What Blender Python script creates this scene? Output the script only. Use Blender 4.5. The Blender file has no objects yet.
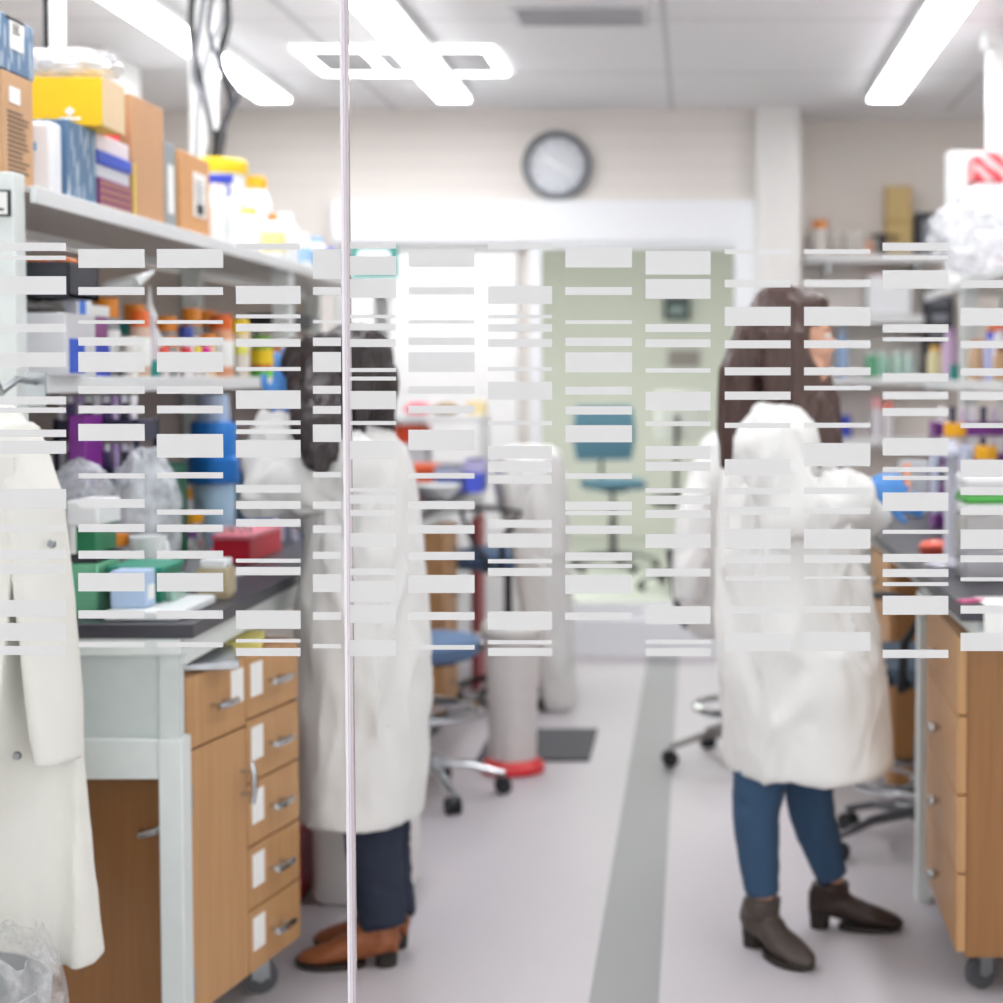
import bpy, math, random
from mathutils import Vector, Matrix, noise
R = random.Random(7)
C = bpy.context.scene.collection
F, PXC, HOR, CAMZ, PITCH = 1750.0, 695.0, 378.0, 1.45, math.radians(2.5)
PYC = HOR + F*math.tan(PITCH)
OFF = {}
V = Vector
def P(px, py, Y):
    """point of the place seen at a pixel, at depth Y metres down the room"""
    r, u = (px-PXC)/F, -(py-PYC)/F
    d = V((r, math.cos(PITCH)+u*math.sin(PITCH), -math.sin(PITCH)+u*math.cos(PITCH)))
    t = Y/d.y
    return V((d.x*t, Y, CAMZ+d.z*t))
# ---------------------------------------------------------------- materials
def lin(h):
    h = h.lstrip('#'); o = []
    for i in (0, 2, 4):
        c = int(h[i:i+2], 16)/255
        o.append(c/12.92 if c <= .04045 else ((c+.055)/1.055)**2.4)
    return (*o, 1)
MC = {}
def mat(hexc, rough=.5, metal=0., var=.06, scale=30., bump=0., trans=0., alpha=1., stretch=None, sub=0., spec=.5, var_hex=None, bscale=None):
    key = (hexc, rough, metal, var, scale, bump, trans, alpha, stretch, sub, spec, var_hex, bscale)
    if key in MC: return MC[key]
    m = bpy.data.materials.new('material_'+hexc.strip('#')); m.use_nodes = True
    nt = m.node_tree; b = nt.nodes['Principled BSDF']
    b.inputs['Roughness'].default_value = rough; b.inputs['Metallic'].default_value = metal
    b.inputs['Specular IOR Level'].default_value = spec
    b.inputs['Transmission Weight'].default_value = trans; b.inputs['Alpha'].default_value = alpha
    tc = nt.nodes.new('ShaderNodeTexCoord'); mp = nt.nodes.new('ShaderNodeMapping')
    nt.links.new(tc.outputs['Object'], mp.inputs['Vector'])
    if stretch: mp.inputs['Scale'].default_value = stretch
    nz = nt.nodes.new('ShaderNodeTexNoise'); nz.inputs['Scale'].default_value = scale; nz.inputs['Detail'].default_value = 4
    nt.links.new(mp.outputs['Vector'], nz.inputs['Vector'])
    c = lin(hexc); mx = nt.nodes.new('ShaderNodeMix'); mx.data_type = 'RGBA'
    mx.inputs['A'].default_value = [min(1, k*(1-var)) for k in c[:3]]+[1]
    mx.inputs['B'].default_value = lin(var_hex) if var_hex else [min(1, k*(1+var)) for k in c[:3]]+[1]
    nt.links.new(nz.outputs['Fac'], mx.inputs['Factor'])
    nt.links.new(mx.outputs['Result'], b.inputs['Base Color'])
    if bump:
        bp = nt.nodes.new('ShaderNodeBump'); bp.inputs['Strength'].default_value = bump; bp.inputs['Distance'].default_value = .004 if not bscale else .012
        n2 = nz
        if bscale:
            n2 = nt.nodes.new('ShaderNodeTexNoise'); n2.inputs['Scale'].default_value = bscale; nt.links.new(mp.outputs['Vector'], n2.inputs['Vector'])
        nt.links.new(n2.outputs['Fac'], bp.inputs['Height']); nt.links.new(bp.outputs['Normal'], b.inputs['Normal'])
    MC[key] = m; return m
def emit(hexc, s):
    m = bpy.data.materials.new('lamp_diffuser'); m.use_nodes = True; nt = m.node_tree; nt.nodes.clear()
    e = nt.nodes.new('ShaderNodeEmission'); o = nt.nodes.new('ShaderNodeOutputMaterial')
    e.inputs['Color'].default_value = lin(hexc); e.inputs['Strength'].default_value = s
    nt.links.new(e.outputs[0], o.inputs[0]); return m
def thin_glass(hexc, gloss=.04, clear=1.):
    """thin pane or film: see-through with a faint mirror coat"""
    m = bpy.data.materials.new('thin_glass'); m.use_nodes = True; nt = m.node_tree; nt.nodes.clear()
    t = nt.nodes.new('ShaderNodeBsdfTransparent'); t.inputs[0].default_value = lin(hexc)
    g = nt.nodes.new('ShaderNodeBsdfGlossy'); g.inputs['Roughness'].default_value = .02
    x = nt.nodes.new('ShaderNodeMixShader'); o = nt.nodes.new('ShaderNodeOutputMaterial')
    lw = nt.nodes.new('ShaderNodeLayerWeight'); lw.inputs['Blend'].default_value = gloss
    nt.links.new(lw.outputs['Fresnel'], x.inputs[0]); nt.links.new(t.outputs[0], x.inputs[1]); nt.links.new(g.outputs[0], x.inputs[2])
    nt.links.new(x.outputs[0], o.inputs[0]); return m
def plastic_bag(hexc='#f4f4f8', dens=.35):
    m = bpy.data.materials.new('clear_plastic'); m.use_nodes = True; nt = m.node_tree; nt.nodes.clear()
    t = nt.nodes.new('ShaderNodeBsdfTransparent'); d = nt.nodes.new('ShaderNodeBsdfPrincipled')
    d.inputs['Base Color'].default_value = lin(hexc); d.inputs['Roughness'].default_value = .15; d.inputs['Specular IOR Level'].default_value = .8
    x = nt.nodes.new('ShaderNodeMixShader'); o = nt.nodes.new('ShaderNodeOutputMaterial')
    tc = nt.nodes.new('ShaderNodeTexCoord'); nz = nt.nodes.new('ShaderNodeTexNoise'); nz.inputs['Scale'].default_value = 22; nz.inputs['Detail'].default_value = 6
    rp = nt.nodes.new('ShaderNodeMapRange'); rp.inputs['From Min'].default_value = .35; rp.inputs['From Max'].default_value = .7
    rp.inputs['To Min'].default_value = max(0, dens-.22); rp.inputs['To Max'].default_value = min(1, dens+.3)
    nt.links.new(tc.outputs['Object'], nz.inputs['Vector']); nt.links.new(nz.outputs['Fac'], rp.inputs['Value'])
    nt.links.new(rp.outputs[0], x.inputs[0]); nt.links.new(t.outputs[0], x.inputs[1]); nt.links.new(d.outputs[0], x.inputs[2]); nt.links.new(x.outputs[0], o.inputs[0])
    return m
# ---------------------------------------------------------------- objects
def tag(o, label=None, cat=None, group=None, kind=None):
    if label: o['label'] = label
    if cat: o['category'] = cat
    if group: o['group'] = group
    if kind: o['kind'] = kind
    return o
def T(name, label, cat, loc, group=None):
    o = bpy.data.objects.new(name, None); o.empty_display_size = .05; C.objects.link(o)
    o.location = loc; OFF[o] = V(loc); return tag(o, label, cat, group)
class M:
    """collects shapes in room coordinates, then builds ONE mesh object"""
    def __init__(s): s.v = []; s.f = []
    def add(s, vs, fs):
        n = len(s.v); s.v += [V(v) for v in vs]; s.f += [tuple(i+n for i in f) for f in fs]; return s
    def box(s, c, d, rz=0., rx=0., ry=0.):
        m = Matrix.Rotation(rz, 3, 'Z') @ Matrix.Rotation(ry, 3, 'Y') @ Matrix.Rotation(rx, 3, 'X'); c = V(c)
        vs = [c + m @ V((x*d[0]/2, y*d[1]/2, z*d[2]/2)) for x in (-1, 1) for y in (-1, 1) for z in (-1, 1)]
        return s.add(vs, [(0,1,3,2), (4,6,7,5), (0,4,5,1), (2,3,7,6), (0,2,6,4), (1,5,7,3)])
    def b(s, x0, x1, y0, y1, z0, z1):
        return s.box(((x0+x1)/2, (y0+y1)/2, (z0+z1)/2), (abs(x1-x0), abs(y1-y0), abs(z1-z0)))
    def rings(s, rings, cap=True, close=True):
        n = len(rings[0]); vs = [p for r in rings for p in r]; fs = []
        for i in range(len(rings)-1):
            for j in range(n if close else n-1):
                k = (j+1) % n; fs.append((i*n+j, i*n+k, (i+1)*n+k, (i+1)*n+j))
        if cap:
            fs.append(tuple(range(n-1, -1, -1))); fs.append(tuple((len(rings)-1)*n+j for j in range(n)))
        return s.add(vs, fs)
    def lathe(s, prof, c, n=20, cap=True, sx=1., sy=1.):
        c = V(c)
        return s.rings([[c+V((r*sx*math.cos(2*math.pi*j/n), r*sy*math.sin(2*math.pi*j/n), z)) for j in range(n)] for r, z in prof], cap)
    def tube(s, pts, rad, n=10, cap=True, flat=1.):
        pts = [V(p) for p in pts]; rad = rad if isinstance(rad, (list, tuple)) else [rad]*len(pts)
        rs = []; prev = None
        for i, p in enumerate(pts):
            t = (pts[min(i+1, len(pts)-1)]-pts[max(i-1, 0)]).normalized()
            if prev is None:
                prev = t.cross(V((0, 0, 1)) if abs(t.z) < .9 else V((0, 1, 0))).normalized()
            u = (prev - t*prev.dot(t)).normalized(); prev = u; w = t.cross(u)
            rs.append([p+(u*math.cos(2*math.pi*j/n)+w*flat*math.sin(2*math.pi*j/n))*rad[i] for j in range(n)])
        return s.rings(rs, cap)
    def ell(s, c, r, m=None, n=16, k=10):
        c = V(c); m = m or Matrix.Identity(3); rs = []
        for i in range(k+1):
            a = math.pi*(i+.02*(i == 0)-.02*(i == k))/k
            rs.append([c + m @ V((r[0]*math.sin(a)*math.cos(2*math.pi*j/n), r[1]*math.sin(a)*math.sin(2*math.pi*j/n), -r[2]*math.cos(a))) for j in range(n)])
        return s.rings(rs)
    def torus(s, c, R0, r, n=32, k=8, a0=0., a1=2*math.pi):
        c = V(c); full = a1-a0 > 6.28; N = n if full else n+1
        rs = [[c+V(((R0+r*math.cos(2*math.pi*j/k))*math.cos(a0+(a1-a0)*i/n), (R0+r*math.cos(2*math.pi*j/k))*math.sin(a0+(a1-a0)*i/n), r*math.sin(2*math.pi*j/k))) for j in range(k)] for i in range(N)]
        if full: rs.append(rs[0])
        return s.rings(rs, not full)
    def build(s, name, m, parent=None, label=None, cat=None, group=None, kind=None, bev=0., smooth=True, mods=()):
        if parent is None:
            xs = [v.x for v in s.v]; ys = [v.y for v in s.v]; zs = [v.z for v in s.v]
            off = V(((min(xs)+max(xs))/2, (min(ys)+max(ys))/2, min(zs)))
        else: off = OFF[parent]
        me = bpy.data.meshes.new(name); me.from_pydata([v-off for v in s.v], [], s.f); me.update()
        return wrap(name, me, m, parent, off, label, cat, group, kind, bev, smooth)
def wrap(name, me, m, parent, off, label=None, cat=None, group=None, kind=None, bev=0., smooth=True):
    o = bpy.data.objects.new(name, me); C.objects.link(o); OFF[o] = V(off)
    if parent is None: o.location = off
    else: o.parent = parent
    for k in (m if isinstance(m, (list, tuple)) else [m]): me.materials.append(k)
    if smooth:
        me.polygons.foreach_set('use_smooth', [True]*len(me.polygons))
        try: me.set_sharp_from_angle(angle=math.radians(38))
        except Exception: pass
    if bev:
        bm = o.modifiers.new('edge', 'BEVEL'); bm.width = bev; bm.segments = 2; bm.limit_method = 'ANGLE'; bm.angle_limit = math.radians(50)
    return tag(o, label, cat, group, kind)
def dup(o, parent=None):
    c = o.copy(); C.objects.link(c); c.parent = parent
    for ch in list(o.children): dup(ch, c)
    return c
def remesh(mb, voxel, it=6, disp=None):
    """one continuous skin out of the collected shapes (room coordinates)"""
    me = bpy.data.meshes.new('tmp'); me.from_pydata(mb.v, [], mb.f); me.update()
    o = bpy.data.objects.new('tmp', me); C.objects.link(o)
    r = o.modifiers.new('r', 'REMESH'); r.mode = 'VOXEL'; r.voxel_size = voxel
    if it:
        q = o.modifiers.new('s', 'SMOOTH'); q.iterations = it; q.factor = .5
    dg = bpy.context.evaluated_depsgraph_get()
    out = bpy.data.meshes.new_from_object(o.evaluated_get(dg))
    bpy.data.objects.remove(o); bpy.data.meshes.remove(me)
    if disp:
        nn = [v.normal.copy() for v in out.vertices]
        for v, n in zip(out.vertices, nn): v.co = v.co + n*disp(v.co, n)
    res = M(); res.v = [v.co.copy() for v in out.vertices]; res.f = [tuple(p.vertices) for p in out.polygons]
    bpy.data.meshes.remove(out); return res
def wrinkle(amp=.012, sc=(7, 7, 3.2), seed=0., zh=None):
    def fn(co, n):
        q = V((co.x*sc[0]+seed, co.y*sc[1], co.z*sc[2]))
        q2 = q + V((noise.noise(q), noise.noise(q+V((9, 2, 1))), noise.noise(q+V((3, 7, 5)))))*.7
        a = 1-abs(noise.noise(q2))*2
        b = 1-abs(noise.noise(q2*2.3+V((4, 4, 4))))*2
        return amp*(a*.7+b*.35-.4)*(1 if zh is None else min(1, max(.4, (co.z-zh)/.25)))
    return fn
# common materials
WHITE = mat('#eceeed', .45); PAINT = mat('#dfe5e3', .4); CHROME = mat('#c9cccf', .18, 1.); BLACK = mat('#1d1e22', .5); DARK = mat('#33343c', .45)
EPOXY = mat('#37363f', .35, bump=.05); STEEL = mat('#a9adb0', .3, 1.); RUBBER = mat('#25262a', .7); PAPER = mat('#f1f1ee', .8)
def wood(hexc, vh, ax):
    st = (3, 3, 3); st = tuple(.35 if i == ax else 9 for i in range(3))
    return mat(hexc, .45, var=.12, scale=9, stretch=st, var_hex=vh)
OAK = wood('#b98657', '#cea270', 2); OAKD = wood('#916339', '#a57443', 2); CARD = mat('#c89f79', .85, var=.05); CARDB = mat('#b98f69', .85, var=.05)
TINT = lambda h: mat(h, .35)
CLEARP = plastic_bag('#eef0f4', .38); CLEARB = plastic_bag('#e6eaf0', .5)
COAT = mat('#e6e5e3', .85, var=.02, scale=12, bump=.4, bscale=9)
COATC = mat('#e9e7e0', .85, var=.02, scale=12, bump=.35, bscale=16)
# ================================================================ the setting
def S(mb, name, m, parent=None, **k): return mb.build(name, m, parent, kind=None if parent else 'structure', smooth=False, **k)
FLOOR = mat('#c2bdc1', .42, var=.03, scale=5, spec=.35)
WALL = mat('#e6e0da', .8, var=.02, scale=6); WALL_SHADE = mat('#dad1c9', .8, var=.03, scale=4)
HEAD = mat('#eef0f3', .6, var=.02); CEIL = mat('#f5f5f7', .85, var=.025, scale=60)
S(M().b(-3.15, 2.25, -2.0, 9.9, -.05, 0), 'floor', FLOOR)
S(M().b(-.247, -.084, 2.7, 9.18, 0, .0015), 'trim_1', mat('#8e8d8f', .45, var=.04, scale=6))
c = S(M().b(-3.15, 2.25, -2.0, 9.9, 2.85, 2.95), 'ceiling', CEIL)
g = M()
for x in (-3.0, -1.56, -.12, 1.32): g.b(x-.012, x+.012, 2.7, 9.2, 2.846, 2.85)
for y in (3.3, 4.5, 5.7, 6.9, 8.1): g.b(-3.1, 2.2, y-.006, y+.006, 2.8475, 2.85)
S(g, 'ceiling_grid', mat('#d6d6d8', .6), c)
S(M().b(-3.25, -3.15, 2.6, 9.9, 0, 2.85), 'wall_left', WALL_SHADE)  # greyer copy of the wall material, with the wall's shade in its colour
S(M().b(2.25, 2.35, 2.6, 9.9, 0, 2.85), 'wall_right', WALL)
w = M().b(-3.15, -1.87, 9.2, 9.3, 0, 2.85).b(-1.87, .21, 9.2, 9.3, 2.15, 2.85).b(-.93, -.845, 9.2, 9.3, 0, 2.15).b(-.845, .21, 9.2, 9.3, 0, .02).b(.21, .40, 9.2, 9.3, 0, 2.85)
wb = S(w, 'wall_back', WALL)
g = M()
for z in (2.45, 2.55, 2.65, 2.75): g.b(-3.1, .31, 9.1985, 9.2, z, z+.004)
S(g, 'block_joint', mat('#cfcac4', .8), wb)
S(M().b(.316, .545, 9.08, 9.6, 0, 2.85), 'trim_2', mat('#e4e2df', .6))          # white corner pier
S(M().b(.545, 2.25, 9.6, 9.7, 0, 2.85), 'wall_recess', mat('#efe7e0', .8, var=.02, scale=4))
S(M().b(-3.15, -2.5, 7.47, 7.95, 0, 2.85), 'wall_pier', mat('#e2e2e0', .7))
S(M().b(-1.88, .315, 9.10, 9.2, 2.155, 2.37), 'trim_3', HEAD)                  # white header over door and window
S(M().b(.205, .316, 9.10, 9.2, .26, 2.155), 'trim_4', HEAD)
S(M().b(-.86, .316, 9.08, 9.2, 0.0, .19), 'baseboard_back', HEAD)
# glazed opening to the room next door
wn = S(M().b(-.86, -.80, 9.12, 9.18, .19, 2.155).b(-.80, .205, 9.12, 9.18, .19, .275).b(-.80, .205, 9.12, 9.18, 2.12, 2.155), 'window_3', HEAD)
S(M().b(-.80, .205, 9.145, 9.153, .275, 2.12), 'pane', thin_glass('#f2f3f0', .03), wn)
# white door left of the glazing
d = S(M().b(-1.80, -.93, 9.15, 9.195, .01, 2.12), 'door_1', mat('#f7f7f6', .35))
S(M().b(-1.87, -1.80, 9.12, 9.2, 0, 2.155).b(-1.80, -.93, 9.12, 9.2, 2.12, 2.155), 'door_frame', mat('#c8c8c8', .5), d)
S(M().tube([P(398, 420, 9.12), P(405, 420, 9.08), P(425, 421, 9.08)], .012), 'door_handle', CHROME, d)
# room next door
S(M().b(-5, 3, 9.7, 16, -.05, 0), 'floor_beyond', mat('#c8c9c4', .4))
S(M().b(-5, 3, 16, 16.1, 0, 2.85), 'wall_beyond', mat('#e2e2de', .8))
S(M().b(-5.1, -5, 9.7, 16, 0, 2.85).b(3, 3.1, 9.7, 16, 0, 2.85), 'wall_beyond_sides', mat('#e2e2de', .8))
S(M().b(-5, 3, 9.9, 16, 2.85, 2.9), 'ceiling_beyond', mat('#e6e8e2', .8))
# ---- frosted bar film on the glass partition (bars read off the photo, metres on the pane)
GY = 2.6
A = [(242.7,251),(255.7,260),(276.2,294.5),(323.8,332.2),(352.3,367),(396.4,404.4),(407.5,412.8),(429.7,437),(441,453.8),(489,508.9),(524.6,531.9),(549.7,559),(564.3,573.8),(600,616.7),(623,640.8),(646,655)]
B = [(249,267.9),(287,295),(320.2,323.8),(337.4,345.6),(352,372),(386,393.8),(405.6,413.4)]
B1 = B+[(423.9,440.8),(473.3,478.5),(499,507.8),(524,532),(550.7,558.7),(573,591.3),(610.4,618.5),(642,647.3)]
B2 = B+[(434,457.6),(472.3,478.3),(509.5,514.7),(524.6,532),(550.7,558.7),(573,591.5),(610.4,618.8),(642,647.3)]
D3 = [(243.4,249.7),(286,304),(314.4,318.3),(323.7,331.5),(338.8,346.8),(367,371),(390.4,408.8),(420.5,425),(429.3,434),(440,457.6),(484.8,492.7),(501,509),(519,526.7),(558.7,562.7),(567,575.2),(610.5,628.8),(639,642.5),(648,656)]
D4 = [(249,279),(287,295),(320,323.4),(337.6,346),(352,372),(385.8,393.8),(405.9,413.8),(424.5,442),(472,477.5),(501.5,509),(525.3,533),(551.8,559),(574.2,592),(612,620),(644,648.3)]
D5 = [(242,248.6),(256,275),(279.3,298),(314.6,318.3),(323.6,330.4),(339,347),(368,372),(376.6,380.5),(391,409.2),(421,425),(441,459.3),(488,491.5),(495,503.6),(510,516),(533,547),(568.5,575),(581,602),(605,623),(640,656)]
D6 = [(249,267),(287,294.6),(320.2,323.6),(337.6,345),(352.2,372),(386.2,393.8),(405.6,413.4),(429.7,450.2),(473,478.5),(501,509.2),(525.2,533.6),(551.8,560),(575,593),(612,620),(645,649.6)]
D7 = [(242.7,249.7),(286,304),(314.8,318.4),(324,331.7),(339,347),(367,371),(381.6,399.8),(421,425.2),(446,458.6),(461.5,472),(475.3,483.7),(519.8,527.7),(533.6,547.6),(559.1,563.3),(568,576),(611.5,629.7),(640.2,644.3),(648,656)]
D8 = [(247,267.5),(287,295),(320.2,324),(337.6,346),(352.2,372.3),(386.6,394.6),(406.2,414.6),(425.2,442.3),(473.3,479),(501.5,510),(511,515.2),(525.6,533.8),(552.4,560.6),(564,568),(575,593.7),(612.5,620)]
D9 = [(251,274.6),(279,298.8),(324,332),(339.3,347.2),(368.2,372.6),(391.6,410.5),(421.3,426),(446,459),(461.8,470.8),(488.2,492.7),(495.7,504.2),(510,518),(534,548),(568.6,576.5),(606.2,624),(639.8,644),(648,656)]
DA = [(249.2,254),(279.6,287.4),(306.8,325.8),(340.3,348.3),(367.3,375.3),(391.6,399.8),(422.8,428),(459.2,475.4),(488,494.2),(506.8,514.8),(528.8,548.7),(555,563.3),(576.5,581),(606.2,613.6),(632.8,651.2)]
DB = [(249.2,254),(279.6,287.3),(306.8,325.7),(340.3,348.2),(367.3,375.3),(385.8,390.3),(422.8,427.7),(443,466.2),(487.5,494),(507.8,514),(529.2,548.7),(555,563.1),(576.5,579),(606.2,612.6),(632,651)]
DC = [(242.7,250.7),(255.5,259.6),(270.2,288.8),(324.2,332.6),(337.2,341.4),(373.2,381.6),(391.6,399.4),(408,416),(438,455.5),(467,472),(475.8,480),(492.5,511),(529.8,533.8),(553.9,562),(569,577),(582.2,586),(595.8,614.7),(649.8,658)]
DD = [(280,288),(307.9,325.7),(340.8,348.3),(368.2,375.8),(391.6,400),(423,428),(459.7,477),(487.5,495),(508,515),(529.4,549),(555.3,562.3),(577.4,581.2),(605.6,613.6),(632.8,651)]
COLS = [(-80,-15,B1),(0,66,A),(78.5,144.5,B1),(157,223,B2),(236,300.5,D3),(313,341,D4),(350,396,D5),(408.5,474.5,D6),(488,552,D7),(565.3,632,D8),(645.4,710.6,D9),(724.7,790.6,DA),(804,870.5,DB),(882.6,948.4,DC),(960.5,1026,DD),(1040,1106,D8),(1119,1185,D9),(-160,-94,D6),(-240,-174,D9)]
film1, film2 = M(), M()
for x0, x1, bars in COLS:
    fm = film1 if x1 < 345 else film2
    for y0, y1 in bars:
        a, b_ = P(x0, y1, GY-.0065), P(x1, y0, GY-.0065)
        fm.b(a.x, b_.x, GY-.0068, GY-.0062, a.z, b_.z)
fmat = bpy.data.materials.new('frosted_film'); fmat.use_nodes = True; nt = fmat.node_tree; nt.nodes.clear()
dn = nt.nodes.new('ShaderNodeBsdfDiffuse'); dn.inputs[0].default_value = lin('#e1e2e2'); tn = nt.nodes.new('ShaderNodeBsdfTranslucent'); tn.inputs[0].default_value = lin('#e1e2e2')
x1n = nt.nodes.new('ShaderNodeMixShader'); x1n.inputs[0].default_value = .35; on = nt.nodes.new('ShaderNodeOutputMaterial')
nt.links.new(dn.outputs[0], x1n.inputs[1]); nt.links.new(tn.outputs[0], x1n.inputs[2]); nt.links.new(x1n.outputs[0], on.inputs[0])
PANE = thin_glass('#fbfcfc', .02)
ex0, ex1 = P(344.3, 500, GY).x, P(352.2, 500, GY).x
p1 = S(M().b(-2.4, ex0, GY-.006, GY+.006, 0.01, 2.84), 'window_1', PANE); S(film1, 'frosted_bar_film', fmat, p1)
S(M().b(ex0, ex0+.0042, GY-.006, GY+.006, 0.01, 2.84), 'polished_edge', mat('#d9d6dc', .15), p1)
p2 = S(M().b(ex1, 2.2, GY-.006, GY+.006, 0.01, 2.84), 'window_2', PANE); S(film2, 'frosted_bar_film', fmat, p2)
S(M().b(ex1-.0042, ex1, GY-.006, GY+.006, 0.01, 2.84), 'polished_edge', mat('#b7adb3', .15), p2)
S(M().b(ex0+.0042, ex1-.0042, GY-.004, GY+.004, 0.01, 2.84), 'trim_5', mat('#e3dfe4', .3))
S(M().b(-2.45, 2.25, GY-.02, GY+.02, 0, .012).b(-2.45, 2.25, GY-.02, GY+.02, 2.838, 2.85), 'trim_6', STEEL)
S(M().b(-3.15, -2.4, GY-.05, GY+.05, 0, 2.85), 'wall_front', WALL)
a, b_ = P(664, 320, 15.98), P(690, 297, 15.98)
t = T('wall_device', 'dark square device on the far wall of the room behind the glazing', 'wall device', ((a.x+b_.x)/2, 15.98, a.z))
M().b(a.x, b_.x, 15.92, 15.999, a.z, b_.z).build('case', mat('#3d4a50', .5), t, bev=.01); M().b(a.x+.05, b_.x-.05, 15.915, 15.925, a.z+.05, (a.z+b_.z)/2+.02).build('screen', mat('#8fa0a4', .3), t)
a, b_ = P(668, 367, 15.98), P(700, 350, 15.98); M().b(a.x, b_.x, 15.97, 15.999, a.z, b_.z).build('wall_plaque', mat('#9a9092', .5), None, 'greyish plaque below the dark device on the far wall', 'plaque', bev=.004)
# ---- lamps of the ceiling
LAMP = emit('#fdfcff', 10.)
def strip(x, y0, y1, label):
    t = T('linear_ceiling_light', label, 'ceiling light', (x, (y0+y1)/2, 2.80), 'linear lights in the ceiling')
    M().b(x-.083, x+.083, y0-.0, y1, 2.809, 2.85).build('housing', WHITE, t, smooth=False)
    M().b(x-.076, x+.076, y0, y1, 2.796, 2.809).build('diffuser', LAMP, t, bev=.004)
strip(-1.175, 3.0, 8.6, 'long white strip light ending above the clock wall, left of the clock')
strip(.925, 3.0, 8.6, 'long white strip light on the right, above the white wall pier')
strip(-2.05, 3.0, 8.6, 'long white strip light farthest left, behind the hanging black cables')
t = T('glowing_frame', 'rectangular frame at the ceiling with glowing white border and grey centre panels', 'ceiling light', (-1.25, 7.8, 2.84))  # emissive border around plain grey panels, flush with the ceiling
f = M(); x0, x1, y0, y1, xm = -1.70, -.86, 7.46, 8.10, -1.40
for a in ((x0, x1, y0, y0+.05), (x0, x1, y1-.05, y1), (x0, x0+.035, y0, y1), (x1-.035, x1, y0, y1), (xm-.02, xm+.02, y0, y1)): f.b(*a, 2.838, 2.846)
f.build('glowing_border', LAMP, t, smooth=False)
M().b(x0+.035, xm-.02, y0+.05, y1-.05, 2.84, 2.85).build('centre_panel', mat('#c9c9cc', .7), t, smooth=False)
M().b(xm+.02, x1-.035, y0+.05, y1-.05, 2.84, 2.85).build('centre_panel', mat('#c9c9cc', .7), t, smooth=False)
t = T('ceiling_vent', 'grey slotted air vent in the ceiling above the clock', 'air vent', (-.44, 6.8, 2.84))
M().b(-.70, -.18, 6.62, 6.98, 2.838, 2.85).build('frame', mat('#d9d9db', .5), t, smooth=False)
sl = M()
for i in range(6): sl.box((-.44, 6.67+i*.052, 2.834), (.48, .03, .004), rx=.5)
sl.build('louvre', mat('#dcdce0', .5), t, smooth=False)
t = T('fill_light_beyond', 'unseen fill panel added at the ceiling of the room behind the glazing', 'ceiling light', (-1.0, 12.5, 2.83))
M().b(-2.6, .6, 11.2, 13.4, 2.83, 2.85).build('diffuser', emit('#fdfffb', 4.4), t, smooth=False)  # unseen glowing panel, added to brighten the room next door
# corridor side: even white world fill, added through the open end to light the bar film
w = bpy.data.worlds.new('World'); bpy.context.scene.world = w; w.use_nodes = True
w.node_tree.nodes['Background'].inputs[0].default_value = (1, .995, .99, 1); w.node_tree.nodes['Background'].inputs[1].default_value = .92
# ---- clock
cc = P(557, 166, 9.19); t = T('wall_clock', 'round wall clock with dark grey rim and pale face', 'clock', (cc.x, 9.2, cc.z-.178))
def disc(mb, r0, r1, y0, y1, n=48):
    rs = [[cc.copy()+V((r*math.cos(2*math.pi*j/n), y-cc.y, r*math.sin(2*math.pi*j/n))) for j in range(n)] for r, y in ((r0, y1), (r1, y1), (r1, y0), (r0, y0))]
    return mb.rings(rs+[rs[0]], False)
disc(M(), .148, .178, 9.145, 9.2).build('rim', mat('#5c6066', .35), t)
rs = [[cc+V((.15*math.cos(2*math.pi*j/48), y-cc.y, .15*math.sin(2*math.pi*j/48))) for j in range(48)] for y in (9.18, 9.2)]
M().rings(rs).build('dial', mat('#d5d8de', .25), t)
for i in range(12):
    a = i*math.pi/6; M().box((cc.x+.125*math.sin(a), 9.179, cc.z+.125*math.cos(a)), (.008, .003, .026), ry=a).build('hour_mark', mat('#8b8f96', .5), t, smooth=False)
a = math.radians(-58); M().box((cc.x+.035*math.sin(a), 9.176, cc.z+.035*math.cos(a)), (.012, .003, .085), ry=a).build('hour_hand', mat('#f4f5f7', .4), t, smooth=False)
a = math.radians(118); M().box((cc.x+.05*math.sin(a), 9.174, cc.z+.05*math.cos(a)), (.008, .003, .12), ry=a).build('minute_hand', mat('#f4f5f7', .4), t, smooth=False)
# ---- camera
cd = bpy.data.cameras.new('camera'); co = bpy.data.objects.new('camera', cd); C.objects.link(co)
co.location = (0, 0, CAMZ); co.rotation_euler = (math.radians(90)-PITCH, 0, 0)
cd.sensor_width = 36; cd.lens = F/1003*36; cd.shift_x = (501.5-PXC)/1003; cd.shift_y = (PYC-501.5)/1003; cd.clip_start = .05
cd.dof.use_dof = True; cd.dof.focus_distance = GY; cd.dof.aperture_fstop = 3.1
sc = bpy.context.scene; sc.camera = co
vs = sc.view_settings; vs.view_transform = 'Standard'; vs.look = 'None'; vs.gamma = 1; vs.use_curve_mapping = False; vs.exposure = 0.98
# ================================================================ benches, shelving, cabinets, seats
# left bench: worktop and its white metal frame
BX = P(193, 630, 3.5).x
M().b(-2.4, BX, 3.5, 8.6, .926, .956).build('worktop', EPOXY, None, 'long black worktop of the left lab bench', 'worktop', bev=.003)
t = T('lab_bench', 'white metal bench frame carrying the left black worktop', 'lab bench', (-1.7, 6.1, 0))
zt = .926
LX0, LX1 = P(160, 850, 3.51).x, P(184, 850, 3.51).x
M().b(LX0, LX1, 3.505, 3.57, 0, .72).build('leg', PAINT, t, bev=.003)
M().b(-2.39, -2.33, 3.51, 3.57, 0, zt-.06).build('leg', PAINT, t, bev=.003)
M().b(LX0, LX1, 8.5, 8.56, 0, zt-.06).build('leg', PAINT, t, bev=.003)
M().b(-2.39, -2.33, 8.5, 8.56, 0, zt-.06).build('leg', PAINT, t, bev=.003)
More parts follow.
